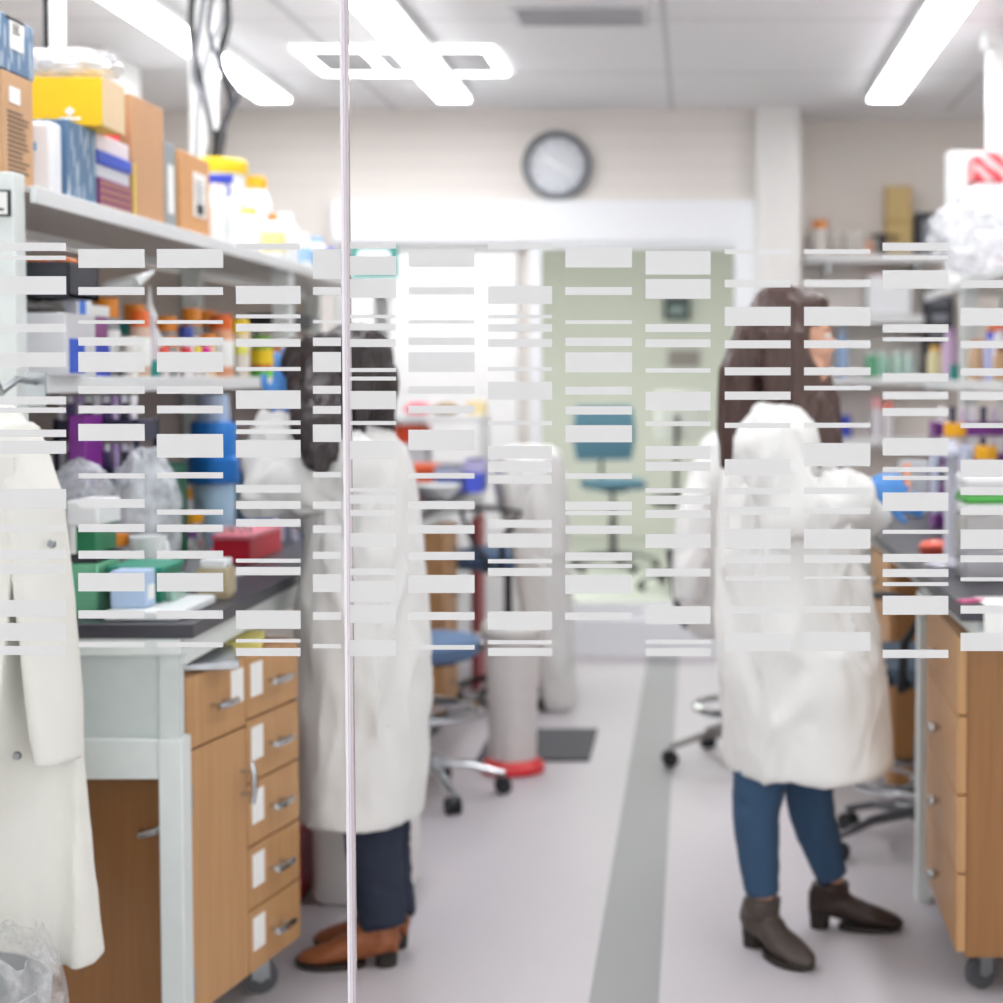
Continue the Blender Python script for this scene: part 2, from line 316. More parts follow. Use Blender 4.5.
M().b(-2.39, LX1, 3.505, 3.545, zt-.035, zt).build('top_rail', PAINT, t, bev=.003)
M().b(LX1-.04, LX1, 3.545, 8.5, zt-.06, zt).build('side_rail', PAINT, t, bev=.003)
M().b(-2.33, LX0, 3.51, 3.55, .638, .72).build('cross_rail', PAINT, t, bev=.003)
M().b(-2.33, LX0, 3.53, 3.536, .72, zt-.035).build('end_panel', mat('#ccd4d2', .45), t)
M().b(LX0, LX1-.012, 3.522, 3.565, .72, zt-.035).build('panel_post', mat('#d3dad8', .45), t)

def knob_handle(mb, c, ax, out):
    """small bar handle: two studs and a bar; ax = along, out = away from the face"""
    c, ax, out = V(c), V(ax), V(out)
    mb.tube([c-ax*.025, c-ax*.025+out*.025], .005, 8); mb.tube([c+ax*.025, c+ax*.025+out*.025], .005, 8)
    mb.tube([c-ax*.045+out*.025, c-ax*.02+out*.03, c+ax*.02+out*.03, c+ax*.045+out*.025], .0075, 8)
def caster(parent, x, y, z1, r=.05, ang=0.):
    mb = M().tube([(x-.012*math.cos(ang), y-.012*math.sin(ang), r), (x+.012*math.cos(ang), y+.012*math.sin(ang), r)], r, 20)
    o = mb.build('caster', mat('#4c4e52', .4), parent)
    f = M().b(x-.028, x+.028, y-.028, y+.028, z1-.012, z1)
    for s in (-1, 1): f.box((x+s*.018*math.cos(ang), y+s*.018*math.sin(ang), (r+z1)/2), (.004, .04, z1-r+.01), rz=ang)
    f.tube([(x-.02*math.cos(ang), y-.02*math.sin(ang), r), (x+.02*math.cos(ang), y+.02*math.sin(ang), r)], .012, 10)
    f.build('fork', STEEL, o); return o
def cabinet(label, A, B, out, depth, z0, z1, cols, panel_m, name='drawer_cabinet', knobs=False, tags=(), castr=True):
    """A, B: near and far front corner (x, y); out: unit vector away from the front; cols: list of (fraction, [heights from top])"""
    A, B, out = V((*A, 0)), V((*B, 0)), V((*out, 0)); L = (B-A).length; ax = (B-A)/L
    rz = math.atan2(ax.y, ax.x); mid = (A+B)/2-out*depth/2
    t = T(name, label, 'drawer cabinet', (mid.x, mid.y, 0), 'mobile wooden cabinets under the benches')
    M().box(mid+V((0, 0, (z0+z1)/2))-out*.011, (L, depth-.022, z1-z0), rz).build('body', panel_m, t, bev=.003)
    s0 = 0.
    for ci, (fr, hs) in enumerate(cols):
        s1 = s0+fr*L; z = z1
        for hi, h in enumerate(hs):
            c = A+ax*(s0+s1)/2-out*.011+V((0, 0, z-h/2)); isd = h > .3
            o = M().box(c, (s1-s0-.005, .022, h-.005), rz).build('door' if isd else 'drawer', OAK, t, bev=.002)
            k = M(); hc = c+out*.011
            if isd: hc = A+ax*(s1-.03)+V((0, 0, z-.12)); knob_handle(k, hc, V((0, 0, 1)), out)
            elif knobs: k.tube([hc, hc+out*.012], .006, 10).ell(hc+out*.02, (.014, .014, .014))
            else: knob_handle(k, hc, ax, out)
            k.build('knob' if knobs and not isd else 'handle', CHROME, o)
            if (ci, hi) in tags:
                lc = A+ax*(s0+.052 if tags[(ci, hi)] == 0 else s1-.045)+out*.0008+V((0, 0, z-.058))
                M().box(lc, (.06, .0012, .075), rz).build('paper_label', PAPER, o, smooth=False)
            if isd:
                for zz in (z-.1, z-h+.08): M().tube([A+ax*(s0+.006)+out*.006+V((0, 0, zz-.03)), A+ax*(s0+.006)+out*.006+V((0, 0, zz+.03))], .005, 8).build('hinge', STEEL, o)
            z -= h
        s0 = s1
    if castr:
        for a in (.08, L-.08):
            for d in (.07, depth-.08):
                p = A+ax*a-out*d; caster(t, p.x, p.y, z0, .042, rz+.6)
    return t
A_, B_ = P(187, 820, 3.585), P(300, 820, 4.14); ang = math.atan2(B_.y-A_.y, B_.x-A_.x); ol = (math.sin(ang), -math.cos(ang))
t = cabinet('wooden cabinet of drawers and one tall door under the near end of the left bench', (A_.x, A_.y), (B_.x, B_.y), ol, .50, .112, .832,
        [(.5, [.155, .565]), (.5, [.144]*5)], OAKD, tags={(0, 0): 1, (1, 0): 0, (1, 1): 0, (1, 2): 0, (1, 3): 0, (1, 4): 0})
hp = P(150, 833, 3.56)
k = M().tube([(hp.x-.03, 3.60, hp.z-.008), (hp.x-.02, 3.565, hp.z-.006), (hp.x+.01, 3.56, hp.z+.002), (hp.x+.022, 3.575, hp.z+.008)], .008, 10)
k.build('latch', CHROME, t)
cabinet('wooden drawer cabinet under the far end of the left bench', (-1.01, 6.98), (-1.01, 7.42), (1, 0), .5, .10, .84, [(1, [.185]*4)], OAK)
for o in (): pass
# things lying on the near cabinet below the bench rail
c = P(218, 652, 3.80)
M().box((-1.10, 3.78, .842), (.2, .26, .018), rz=.3).build('foil_tray', mat('#c9ccd0', .25, .9, bump=.4), None, 'shallow silver tray lying on the near wooden cabinet', 'tray', bev=.004)
M().box((-1.06, 4.02, .843), (.12, .2, .02), rz=.2).build('yellow_notepad', mat('#e3d77f', .7), None, 'pale yellow pad lying behind the silver tray on the near cabinet', 'notepad', bev=.002)
# right bench
M().b(.60, 1.45, 3.93, 8.75, .90, .937).build('worktop', EPOXY, None, 'long black worktop of the right lab bench', 'worktop', bev=.003)
t = T('lab_bench', 'white metal bench frame carrying the right black worktop', 'lab bench', (1.0, 6.3, 0))
for x, y in ((.615, 4.78), (1.40, 4.05), (.615, 6.4), (1.40, 6.4), (.615, 8.6), (1.40, 8.6)):
    M().b(x, x+.035, y, y+.06, 0, .86).build('leg', PAINT, t, bev=.003)
M().b(.635, .66, 3.97, 8.66, .86, .90).build('side_rail', PAINT, t, bev=.003)
M().b(1.41, 1.435, 3.97, 8.66, .86, .90).build('side_rail', PAINT, t, bev=.003)
cabinet('wooden four-drawer cabinet on casters under the near end of the right bench', (P(957, 800, 4.03).x, 4.03), (P(926, 750, 4.70).x, 4.70), (-1, -.01), .55, .095, .852, [(1, [.186]*4)], OAKD, knobs=True)
cabinet('wooden drawer cabinet behind the dark chair under the right bench', (.64, 5.75), (.64, 6.35), (-1, 0), .5, .10, .84, [(1, [.185]*4)], OAKD, knobs=True)
# ---- shelving above the benches
def shelving(label, x0, x1, y0, y1, z_top, z_low, xs_post, post_z, ys, far=True):
    t = T('shelving_unit', label, 'shelving', ((x0+x1)/2, (y0+y1)/2, 0), 'white shelving above the benches')
    for z, n in ((z_top, 'upper_shelf'), (z_low, 'lower_shelf')):
        s = M().b(min(x0, x1)+.01, max(x0, x1)-.01, y0, y1, z-.012, z).build(n, mat('#d5d2ce', .45), t)
        M().b(x0-.006, x0+.006, y0, y1, z-.034, z+.001).b(x1-.006, x1+.006, y0, y1, z-.034, z+.001).build('lip', mat('#e4e6e7', .35), s, bev=.002)
    for y in ys:
        for x in xs_post[0 if far or y < ys[-1] else 1:]: M().b(x-.03, x+.03, y-.03, y+.03, post_z, z_top+.022).build('upright', PAINT, t, bev=.003)
    return t
SL = shelving('white two-level shelving standing on the left bench', -1.34, -1.72, 3.56, 7.8, 1.838, 1.452, (-1.385, -1.69), .9565, (3.53, 5.9, 7.77))
M().b(-1.735, -1.725, 3.56, 7.8, .9565, 1.80).build('shade_panel', mat('#b9aca4', .7), SL)  # taupe sheet added to darken the gap where the wall stayed too light
sg = P(2, 203, 3.49)
t = T('sign_plate', 'small white sign with a black border on the left shelf upright', 'sign', (sg.x-.01, 3.497, sg.z-.03))
M().b(sg.x-.045, sg.x+.014, 3.492, 3.4995, sg.z-.026, sg.z+.026).build('border', BLACK, t, smooth=False)
M().b(sg.x-.041, sg.x+.010, 3.490, 3.493, sg.z-.022, sg.z+.022).build('plate', PAPER, t, smooth=False)
M().b(sg.x-.03, sg.x+.003, 3.489, 3.4905, sg.z-.015, sg.z-.010).build('printed_line', BLACK, t, smooth=False)
SR = shelving('white two-level shelving standing on the right bench', 1.0, 1.38, 4.6, 7.6, 1.815, 1.44, (1.03, 1.35), .9375, (4.63, 6.6, 7.57), False)
# power poles to the ceiling and cables
def pole(x, y, z0, label, r=.042):
    t = T('service_pole', label, 'service pole', (x, y, z0), 'white service poles')
    M().b(x-r, x+r, y-r, y+r, z0, 2.79).build('pole', WHITE, t, bev=.006)
    M().b(x-r-.02, x+r+.02, y-r-.02, y+r+.02, 2.79, 2.85).build('ceiling_collar', WHITE, t, bev=.004)
    return t
p = P(58, 60, 4.25); t = pole(p.x, 4.25, 1.8395, 'white service pole rising behind the yellow carton', .017)
M().tube([(p.x-.024, 4.245, 1.85), (p.x-.025, 4.245, 2.2), (p.x-.023, 4.245, 2.5), (p.x-.024, 4.245, 2.85)], .008, 8).build('cable', BLACK, t)
p = P(205, 120, 5.9); pole(p.x-.03, 6.0, 1.8395, 'white service pole wrapped by black hanging cables', .04)
p2 = P(1000, 100, 7.2); t = pole(p2.x, 7.2, 1.8165, 'white service pole above the right shelving', .05)
def cable(px, Y, r, label, m=BLACK):
    pts = [P(x, y, Y) for x, y in px]; fine = []
    for i in range(len(pts)-1):
        a, b_, c_, d_ = pts[max(i-1, 0)], pts[i], pts[i+1], pts[min(i+2, len(pts)-1)]
        for k in range(6):
            u = k/6; fine.append(.5*((2*b_)+(c_-a)*u+(2*a-5*b_+4*c_-d_)*u*u+(3*b_-a-3*c_+d_)*u**3))
    fine.append(pts[-1]); top = fine[0].copy(); top.z = 2.85; fine.insert(0, top)
    return M().tube(fine, r, 8).build('hanging_cable', m, None, label, 'cable', 'cables hanging beside the service pole')
CB = cable([(195, -30), (191, 20), (196, 62), (207, 110), (214, 150), (216, 158)], 5.70, .012, 'black cable bowing out on the left side of the white pole')
cable([(224, -30), (228, 20), (220, 60), (231, 100), (222, 128), (213, 158)], 5.76, .012, 'black cable snaking down the right side of the white pole')
cable([(208, -30), (200, 25), (193, 75), (205, 100), (210, 140), (208, 158)], 5.64, .009, 'grey cable hanging in front of the white pole', mat('#7d7f86', .5))
cable([(218, -30), (209, 30), (226, 75), (238, 95), (226, 120), (220, 158)], 5.60, .008, 'thin dark cable looping farthest right of the pole', mat('#4a4c55', .5))
cable([(232, -30), (226, 10), (214, 38), (203, 70), (198, 105), (196, 158)], 5.80, .008, 'pale grey cable crossing behind the black cables', mat('#b4b6bc', .5))
k = M(); c = P(216, 146, 5.70)
k.box((c.x, 5.70, c.z), (.05, .04, .10), ry=.2).build('plug', BLACK, CB, bev=.005)
# ---- seats
def star_base(t, x, y, R0, zc, a0, rc=.03, m=CHROME):
    for i in range(5):
        a = a0+i*2*math.pi/5; ca, sa = math.cos(a), math.sin(a)
        M().tube([(x+.03*ca, y+.03*sa, zc), (x+R0*.6*ca, y+R0*.6*sa, zc-.012), (x+R0*ca, y+R0*sa, rc*2+.012)], [.022, .018, .014], 10, flat=.8).build('base_arm', m, t)
        px, py = x+R0*ca, y+R0*sa
        o = M().tube([(px-.022*sa, py+.022*ca, rc), (px-.006*sa, py+.006*ca, rc)], rc, 14).tube([(px+.006*sa, py-.006*ca, rc), (px+.022*sa, py-.022*ca, rc)], rc, 14).build('caster', RUBBER, t)
        M().tube([(px, py, rc), (px, py, rc*2+.02)], .009, 8).build('stem', STEEL, o)
def seat(label, x, y, zs, rot, seat_m, R0=.30, bo=.235, ring=None, back=None, arms=False, square=False, name='lab_stool', a0=.3, basem=CHROME, ringm=CHROME, backm=None):
    t = T(name, label, 'chair' if back else 'stool', (x, y, 0), 'wheeled lab seats')
    star_base(t, x, y, R0, .12, a0, m=basem)
    M().lathe([(.034, .09), (.034, .16), (.026, .17), (.026, zs*.6), (.018, zs*.6), (.018, zs-.06)], (x, y, 0), 16).build('column', basem, t)
    if ring:
        o = M().torus((x, y, ring[0]), ring[1], .015, 40).build('foot_ring', ringm, t)
        s = M()
        for i in range(3):
            a = a0+.6+i*2*math.pi/3; s.tube([(x+.025*math.cos(a), y+.025*math.sin(a), ring[0]+.0), (x+ring[1]*math.cos(a), y+ring[1]*math.sin(a), ring[0])], .007, 8)
        s.torus((x, y, ring[0]), .03, .01, 16); s.build('spokes', ringm, o)
    c, s_ = math.cos(rot), math.sin(rot)
    if square:
        n = 36; prof = [(.6, -.05), (.9, -.045), (1, -.02), (1, .012), (.93, .026), (.6, .02), (.2, .012)]; rs = []
        for k, z in prof:
            rs.append([])
            for j in range(n):
                a = 2*math.pi*j/n; u = abs(math.cos(a))**.5*math.copysign(1, math.cos(a))*.235*k; v = abs(math.sin(a))**.5*math.copysign(1, math.sin(a))*.225*k
                rs[-1].append((x+u*c-v*s_, y+u*s_+v*c, zs+z))
        M().rings(rs).build('seat', seat_m, t)
    else: M().lathe([(.10, -.06), (.17, -.05), (.195, -.03), (.2, 0), (.185, .022), (.12, .03), (.03, .028)], (x, y, zs), 32).build('seat', seat_m, t)
    M().box((x, y, zs-.06), (.2, .16, .02), rz=rot).build('seat_plate', BLACK, t, bev=.003)
    if back:   # back = (height of centre, width, height)
        bz, bw, bh = back; rs = []
        for i in range(9):
            v = -1+2*i/8; row = []
            for j in range(24):
                a = 2*math.pi*j/24; w = bw/2*(1-.12*v*v)*abs(math.cos(a))**.6*math.copysign(1, math.cos(a)); d = .025*math.sin(a)*(1-.5*abs(v)**3)
                bx = -bo-.03*(abs(w)/(bw/2))**2*-1 - d; zz = bz+v*bh/2
                row.append((x+bx*c-w*s_, y+bx*s_+w*c, zz))
            rs.append(row)
        M().rings(rs).build('backrest', backm or seat_m, t)
        M().tube([(x-.05*c, y-.05*s_, zs-.065), (x-(bo-.015)*c, y-(bo-.015)*s_, zs-.05), (x-(bo+.05)*c, y-(bo+.05)*s_, zs+.06), (x-(bo+.035)*c, y-(bo+.035)*s_, bz)], .014, 10, flat=1.6).build('back_support', BLACK, t)
    if arms:
        for sd in (-1, 1):
            w = .27*sd; q = lambda u, z: (x+u*c-w*s_, y+u*s_+w*c, z)
            M().tube([q(.0, zs-.05) if False else (x+.0*c-.1*sd*s_*-1*0, y, zs-.05), q(-.05, zs-.04), q(-.06, zs+.1), q(-.14, zs+.22), q(.0, zs+.235), q(.13, zs+.22), q(.06, zs+.06), q(-.02, zs-.03)], .013, 10).build('armrest', BLACK, t)
    return t
BLUE = mat('#5d789c', .75, var=.08, scale=80, bump=.1)
seat('round blue lab stool on a chrome star base beside the standing left person', -.94, 6.0, .535, .3, BLUE, .275, ring=(.30, .2), a0=.2)
seat('drafting chair with blue seat and black armrests under a draped white coat', -.83, 7.74, .66, 2.95, BLUE, .24, .20, ring=(.28, .2), back=(.96, .34, .28), arms=True, square=True, name='drafting_chair', a0=.5, basem=BLACK, backm=DARK)
seat('drafting chair with chrome foot ring behind the standing right person', .20, 6.55, .58, 1.9, mat('#2b3038', .7), .30, ring=(.215, .2), back=(.95, .28, .36), arms=True, square=True, name='drafting_chair', a0=3.35, basem=mat('#8f8a88', .3, .8))
seat('lab stool with black armrests and chrome foot ring tucked under the right bench', .70, 5.34, .58, 2.6, mat('#5a6a7c', .6), .30, ring=(.22, .23), arms=True, square=True, name='lab_stool', a0=3.6, basem=mat('#6f7074', .3, .8), backm=DARK)
seat('teal blue office chair in the room behind the glazing', -.62, 13.2, .66, -1.2, mat('#4d7288', .7), .33, back=(1.03, .50, .42), square=True, name='office_chair', a0=.2, basem=DARK)
seat('white-backed office chair in the room behind the glazing, right of the teal one', -.05, 12.0, .62, 1.3, DARK, .33, back=(1.20, .36, .34), square=True, name='office_chair', a0=.9, basem=DARK, backm=mat('#eff0f3', .5))
# ---- floor things
p = P(513, 770, 6.4)
t = T('step_bin', 'tall white waste bin with a red base ring beside the black mat', 'waste bin', (p.x, 6.40, 0))
M().lathe([(.07, .03), (.085, .032), (.098, .50), (.098, .52)], (p.x, 6.40, 0), 32).build('body', mat('#ded8d6', .35), t)
M().lathe([(.105, .515), (.112, .52), (.112, .545), (.105, .56), (.06, .572), (.01, .575)], (p.x, 6.40, 0), 32).build('lid', mat('#f3f1ec', .35), t)
M().lathe([(.112, .003), (.118, .006), (.116, .03), (.095, .05), (.07, .052)], (p.x, 6.40, 0), 32).build('base_ring', mat('#e2353c', .35), t)
M().b(-.83, -.40, 6.56, 7.14, 0, .012).build('floor_mat', mat('#56565a', .85, bump=.3), None, 'dark grey floor mat behind the tall white bin', 'floor mat', bev=.004)
rs = []; x0, x1, y0, y1 = -1.06, -.79, 4.74, 5.05
for z, k in ((.004, .94), (.02, 1), (.24, 1.0), (.268, .97), (.275, .88)):
    row = []
    for j in range(40):
        a = 2*math.pi*j/40; row.append(((x0+x1)/2+(x1-x0)/2*k*abs(math.cos(a))**.35*math.copysign(1, math.cos(a)), (y0+y1)/2+(y1-y0)/2*k*abs(math.sin(a))**.35*math.copysign(1, math.sin(a)), z))
    rs.append(row)
t = T('storage_bin', 'low white rounded bin on the floor behind the left person', 'bin', ((x0+x1)/2, (y0+y1)/2, 0))
M().rings(rs).build('body', mat('#dedbd9', .4), t)
M().b(x0+.02, x1-.02, y0+.02, y1-.02, .0, .004).build('skid', DARK, t, bev=.004)
p = P(301, 862, 4.75); M().b(-1.17, -1.085, 4.72, 4.95, 0, .21).build('red_canister', mat('#b52f3e', .4), None, 'dark red canister beside the low white rounded bin', 'canister', bev=.02)
M().b(-1.035, -1.005, 8.05, 8.35, 0, .80).build('red_board', mat('#a52a35', .5), None, 'dark red board standing beside the far left cabinet', 'board', bev=.003)
# waste bin with clear liner at the front left corner
x, y = P(62, 960, 2.93).x-.215, 2.92
t = T('liner_bin', 'round waste bin with a crumpled clear liner below the hanging coat', 'waste bin', (x, y, 0))
M().lathe([(.15, 0), (.155, .01), (.185, .42), (.19, .42), (.16, .02)], (x, y, 0), 32, True).build('body', mat('#a9aaab', .5), t)
n = 64; rs = []
for i in range(15):
    v = i/14; r0 = .192+.028*math.sin(v*3.1)-.02*v; z = .285+.20*v; row = []
    for j in range(n):
        a = 2*math.pi*j/n; d = noise.noise(V((math.cos(a)*4, math.sin(a)*4, v*3)))*.022*(.3+v)+noise.noise(V((math.cos(a)*11, math.sin(a)*11, v*8)))*.009
        zz = z+noise.noise(V((math.cos(a)*3, math.sin(a)*3, 7.7)))*.05*v
        row.append((x+(r0+d)*math.cos(a), y+(r0+d)*math.sin(a), zz))
    rs.append(row)
M().rings(rs, cap=False).build('liner', plastic_bag('#e8e8ea', .3), t)
# ================================================================ things on the shelves and benches
def carton(name, label, cat, x0, x1, y0, y1, z0, z1, m, bev=.003, group=None, parts=()):
    """box with optional parts: (part name, material, face, u0, u1, v0, v1) face 'f' toward the corridor, 's' toward the aisle"""
    aisle = x1 if (x0+x1)/2 < 0 else x0; out = 1 if aisle == x1 else -1
    if not parts: return M().b(x0, x1, y0, y1, z0, z1).build(name, m, None, label, cat, group, bev=bev)
    t = T(name, label, cat, ((x0+x1)/2, (y0+y1)/2, z0), group)
    M().b(x0, x1, y0, y1, z0, z1).build('body', m, t, bev=bev)
    for nm, pm, fc, u0, u1, v0, v1 in parts:
        za, zb = z0+(z1-z0)*v0, z0+(z1-z0)*v1
        if fc == 'f': q = M().b(x0+(x1-x0)*u0, x0+(x1-x0)*u1, y0-.0015, y0+.001, za, zb)
        elif fc == 's': q = M().b(min(aisle, aisle+out*.0015), max(aisle, aisle+out*.0015), y0+(y1-y0)*u0, y0+(y1-y0)*u1, za, zb)
        elif fc == 't': q = M().b(x0+(x1-x0)*u0, x0+(x1-x0)*u1, y0+(y1-y0)*v0, y0+(y1-y0)*v1, z1-.001, z1+.0015)
        else: q = M().b(x0-.002, x1+.002, y0-.002, y1+.002, za, zb)          # band all round
        q.build(nm, pm, t, smooth=False)
    return t
INK = mat('#6b6057', .9); PRINT = mat('#3c3b3d', .9)
def text_lines(t, x, y0, y1, z0, z1, n, m, out=1, seed=1, name='printed_text'):
    rr = random.Random(seed); q = M()
    for i in range(n):
        z = z1-(z1-z0)*(i+.5)/n; e = y0+(y1-y0)*rr.uniform(.6, 1); q.b(x, x+out*.0012, y0, e, z-.0018, z+.0018)
    return q.build(name, m, t, kind='stuff', smooth=False)
ZT, ZM, ZB = 1.8395, 1.4535, .9565
# ---- upper left shelf
t = carton('cardboard_box', 'upright brown cardboard box with printed text at the near end of the upper left shelf', 'box', -1.62, -1.40, 3.566, 3.73, ZT, 2.075, CARD,
    parts=[('white_label', PAPER, 's', .2, .55, .74, .88), ('tape_seam', mat('#b08a60', .5), 't', .46, .54, 0, 1)])
text_lines(t, -1.40, 3.59, 3.71, 1.87, 2.0, 13, INK)
BLUEP = bpy.data.materials.new('blue_streaked_card'); BLUEP.use_nodes = True; nt = BLUEP.node_tree; b_ = nt.nodes['Principled BSDF']; b_.inputs['Roughness'].default_value = .5
tc = nt.nodes.new('ShaderNodeTexCoord'); mp = nt.nodes.new('ShaderNodeMapping'); mp.inputs['Rotation'].default_value = (-.45, 0, 0); mp.inputs['Scale'].default_value = (30, 75, 13)
vo = nt.nodes.new('ShaderNodeTexVoronoi'); vo.inputs['Scale'].default_value = 1.0; cr = nt.nodes.new('ShaderNodeValToRGB')
cr.color_ramp.elements[0].position = .30; cr.color_ramp.elements[0].color = lin('#b9c6d2'); cr.color_ramp.elements[1].position = .36; cr.color_ramp.elements[1].color = lin('#56789a')
nt.links.new(tc.outputs['Object'], mp.inputs[0]); nt.links.new(mp.outputs[0], vo.inputs['Vector']); nt.links.new(vo.outputs['Distance'], cr.inputs[0]); nt.links.new(cr.outputs[0], b_.inputs['Base Color'])
t = carton('patterned_box', 'blue box with pale streaks and white label on top of the upright cardboard box', 'box', -1.62, -1.40, 3.555, 3.74, 2.0765, 2.19, BLUEP,
    parts=[('white_label', PAPER, 's', .28, .68, .42, .92), ('dark_strip', PRINT, 's', .2, .7, .93, .985)])
text_lines(t, -1.3985, 3.62, 3.67, 2.155, 2.178, 3, INK, seed=4)
YEL = mat('#f6c414', .5)
t = carton('yellow_carton', 'yellow carton lying across the bag and the streaked box', 'box', -1.62, -1.344, 4.0, 4.15, 2.022, 2.132, YEL, parts=[('plain_side', mat('#e6cba4', .8), 's', .0, 1, .0, 1)])
lx, lz = -1.418, 2.042
lg = M()
lg.box((lx, 3.9985, lz+.012), (.016, .002, .016), ry=math.pi/4).build('white_logo_mark', PAPER, t, smooth=False)
M().b(lx-.024, lx+.024, 3.9975, 3.9995, lz-.007, lz-.001).build('white_logo_lettering', PAPER, t, smooth=False)
def crinkle(name, label, c, r, m, seed=0., amp=.2, cat='plastic bag', n=48, k=28, parent=None, fine=.10):
    c = V(c); mb = M(); rs = []
    for i in range(k+1):
        a = math.pi*min(max(i/k, .012), .988); row = []
        for j in range(n):
            p = V((math.sin(a)*math.cos(2*math.pi*j/n), math.sin(a)*math.sin(2*math.pi*j/n), -math.cos(a)))
            q = p*2.1+V((seed, seed*1.7, 0)); d = 1+amp*(noise.noise(q)+.6*(1-2*abs(noise.noise(q*2.2))))+fine*(1-2*abs(noise.noise(q*5)))
            z = p.z*r[2]*d
            row.append(c+V((p.x*r[0]*d, p.y*r[1]*d, max(z, -r[2]*.92))))
        rs.append(row)
    return mb.rings(rs).build(name, m, parent, None if parent else label, None if parent else cat)
crinkle('foam_packing', 'crumpled clear wrap lying on top of the yellow carton', (-1.47, 4.10, 2.172), (.125, .10, .036), plastic_bag('#f6f7fa', .72), 3.1, .15)
t = T('wrapped_pack', 'white plastic-wrapped pack with blue lettering under the yellow carton', 'wrapped pack', (-1.48, 3.93, ZT))
M().b(-1.58, -1.385, 3.80, 3.86, ZT, 2.005).build('pack', mat('#e9ebf0', .35, bump=.5, scale=18), t, bev=.012)
M().b(-1.56, -1.42, 3.7985, 3.80, 1.94, 1.958).build('blue_lettering', mat('#86b4dd', .6), t, smooth=False)
carton('patterned_box', 'blue box with pale streaks standing under the right end of the yellow carton', 'box', -1.58, -1.385, 3.885, 4.075, ZT, 2.0205, BLUEP, bev=.002)
rc = T('tube_rack', 'purple tube rack full of small caps at the bottom of the rack stack', 'tube rack', (-1.44, 4.2, ZT), 'racks stacked on the upper left shelf')
M().b(-1.49, -1.385, 4.09, 4.325, ZT, 1.918).build('body', mat('#7c2468', .5), rc, bev=.003)
q = M()
for i in range(7):
    for j in range(4): q.ell((-1.385, 4.113+i*.031, 1.854+j*.017), (.004, .009, .006), n=8, k=6)
q.build('tube_ends', mat('#b78a63', .5), rc, kind='stuff')
carton('tube_rack', 'clear whitish rack above the purple tube rack', 'tube rack', -1.49, -1.39, 4.09, 4.325, 1.919, 1.949, mat('#d9dbe3', .3), group='racks stacked on the upper left shelf')
carton('tube_rack', 'rack with bright blue lid in the middle of the rack stack', 'tube rack', -1.49, -1.385, 4.085, 4.33, 1.950, 1.981, mat('#1c48c2', .4), group='racks stacked on the upper left shelf')
carton('tube_rack', 'pale pinkish rack topmost of the rack stack beside the yellow carton', 'tube rack', -1.49, -1.39, 4.09, 4.325, 1.982, 2.0205, mat('#e6d9dc', .4), group='racks stacked on the upper left shelf')
carton('red_box', 'small red box with white lid behind the yellow carton', 'box', -1.50, -1.41, 4.18, 4.32, 2.0215, 2.12, mat('#de2637', .45), parts=[('white_lid', PAPER, 'band', 0, 1, .62, 1.0)])
carton('cardboard_box', 'tall plain tan cardboard box standing right of the rack stack', 'box', -1.50, -1.387, 4.345, 4.60, ZT, 2.150, mat('#c3966f', .85), parts=[('yellow_edge', mat('#e6d24a', .6), 's', 0, .05, .0, .45)])
t = carton('grey_binder', 'grey file binder with white spine label between two cardboard boxes', 'binder', -1.62, -1.392, 4.625, 4.72, ZT, 2.072, mat('#8f979a', .5), parts=[('spine_label', PAPER, 's', .25, .75, .2, .75)])
t = carton('cardboard_box', 'orange-brown cardboard box with a white shipping label left of the white bottles', 'box', -1.60, -1.385, 4.74, 5.02, ZT, 2.065, mat('#cf9a68', .85),
    parts=[('shipping_label', PAPER, 's', .42, .86, .26, .80), ('tape_seam', mat('#b08a60', .5), 't', .46, .54, 0, 1)])
text_lines(t, -1.3835, 4.875, 4.965, 1.94, 2.0, 4, PRINT, seed=3)
M().b(-1.3835, -1.382, 4.885, 4.95, 1.905, 1.935).build('printed_barcode', PRINT, t, smooth=False)
# ---- bottles
BC = {}
def bottle(label, x, y, z, r, h, bm, cm, neck=.5, cap_h=None, lab=None, name='bottle', cat='bottle', group=None, sh=.68, n=18, capr=None):
    t = T(name, label, cat, (x, y, z), group); rn = r*neck; cap_h = cap_h or h*.14; cr_ = capr or rn*1.18
    M().lathe([(r*.9, 0), (r, .006), (r, h*sh), (r*.93, h*(sh+.05)), (rn*1.05, h*(sh+.17)), (rn, h-cap_h), (rn, h-.004)], (x, y, z), n).build('body', bm, t)
    M().lathe([(cr_, h-cap_h), (cr_, h-.003), (cr_*.92, h)], (x, y, z), n).build('cap', cm, t)
    if lab:
        M().lathe([(r+.0008, h*.16), (r+.0012, h*.17), (r+.0012, h*(sh-.1)), (r+.0008, h*(sh-.09))], (x, y, z), n, cap=False).build('label_band', lab, t)
    return t
def bpx(label, px, Y, z, w_px, h_px, bm, cm, **k):
    r_ = w_px/2*Y/F
    if k.pop('free', 0) or abs(z-ZB) < .01 or Y > 9: pass
    elif px < PXC: Y = max(Y, (1.355+r_)*F/(PXC-px))
    else: Y = max(Y, (1.012+r_)*F/(px-PXC))
    s = F/Y; return bottle(label, (px-PXC)/s, Y, z, w_px/2/s, h_px/s, bm, cm, **k)
def XP(px, Y): return (px-PXC)*Y/F
WPL = mat('#eef0f2', .35); YCAP = mat('#f3cf22', .4); OCAP = mat('#e88b1f', .4); OCAP2 = mat('#e5671f', .4); TEAL = mat('#12867f', .4); BCAP = mat('#2b4fc0', .4)
GLASSY = mat('#cdd3d8', .12, trans=.55); AMBER = mat('#b5763a', .2); NAVY = mat('#2c3f8f', .4); PINK = mat('#dd4fa0', .5); PURP = mat('#7a2c8c', .5)
t = T('white_tub', 'large white tub with a bright yellow lid on the upper left shelf', 'tub', (-1.52, 5.6, ZT))
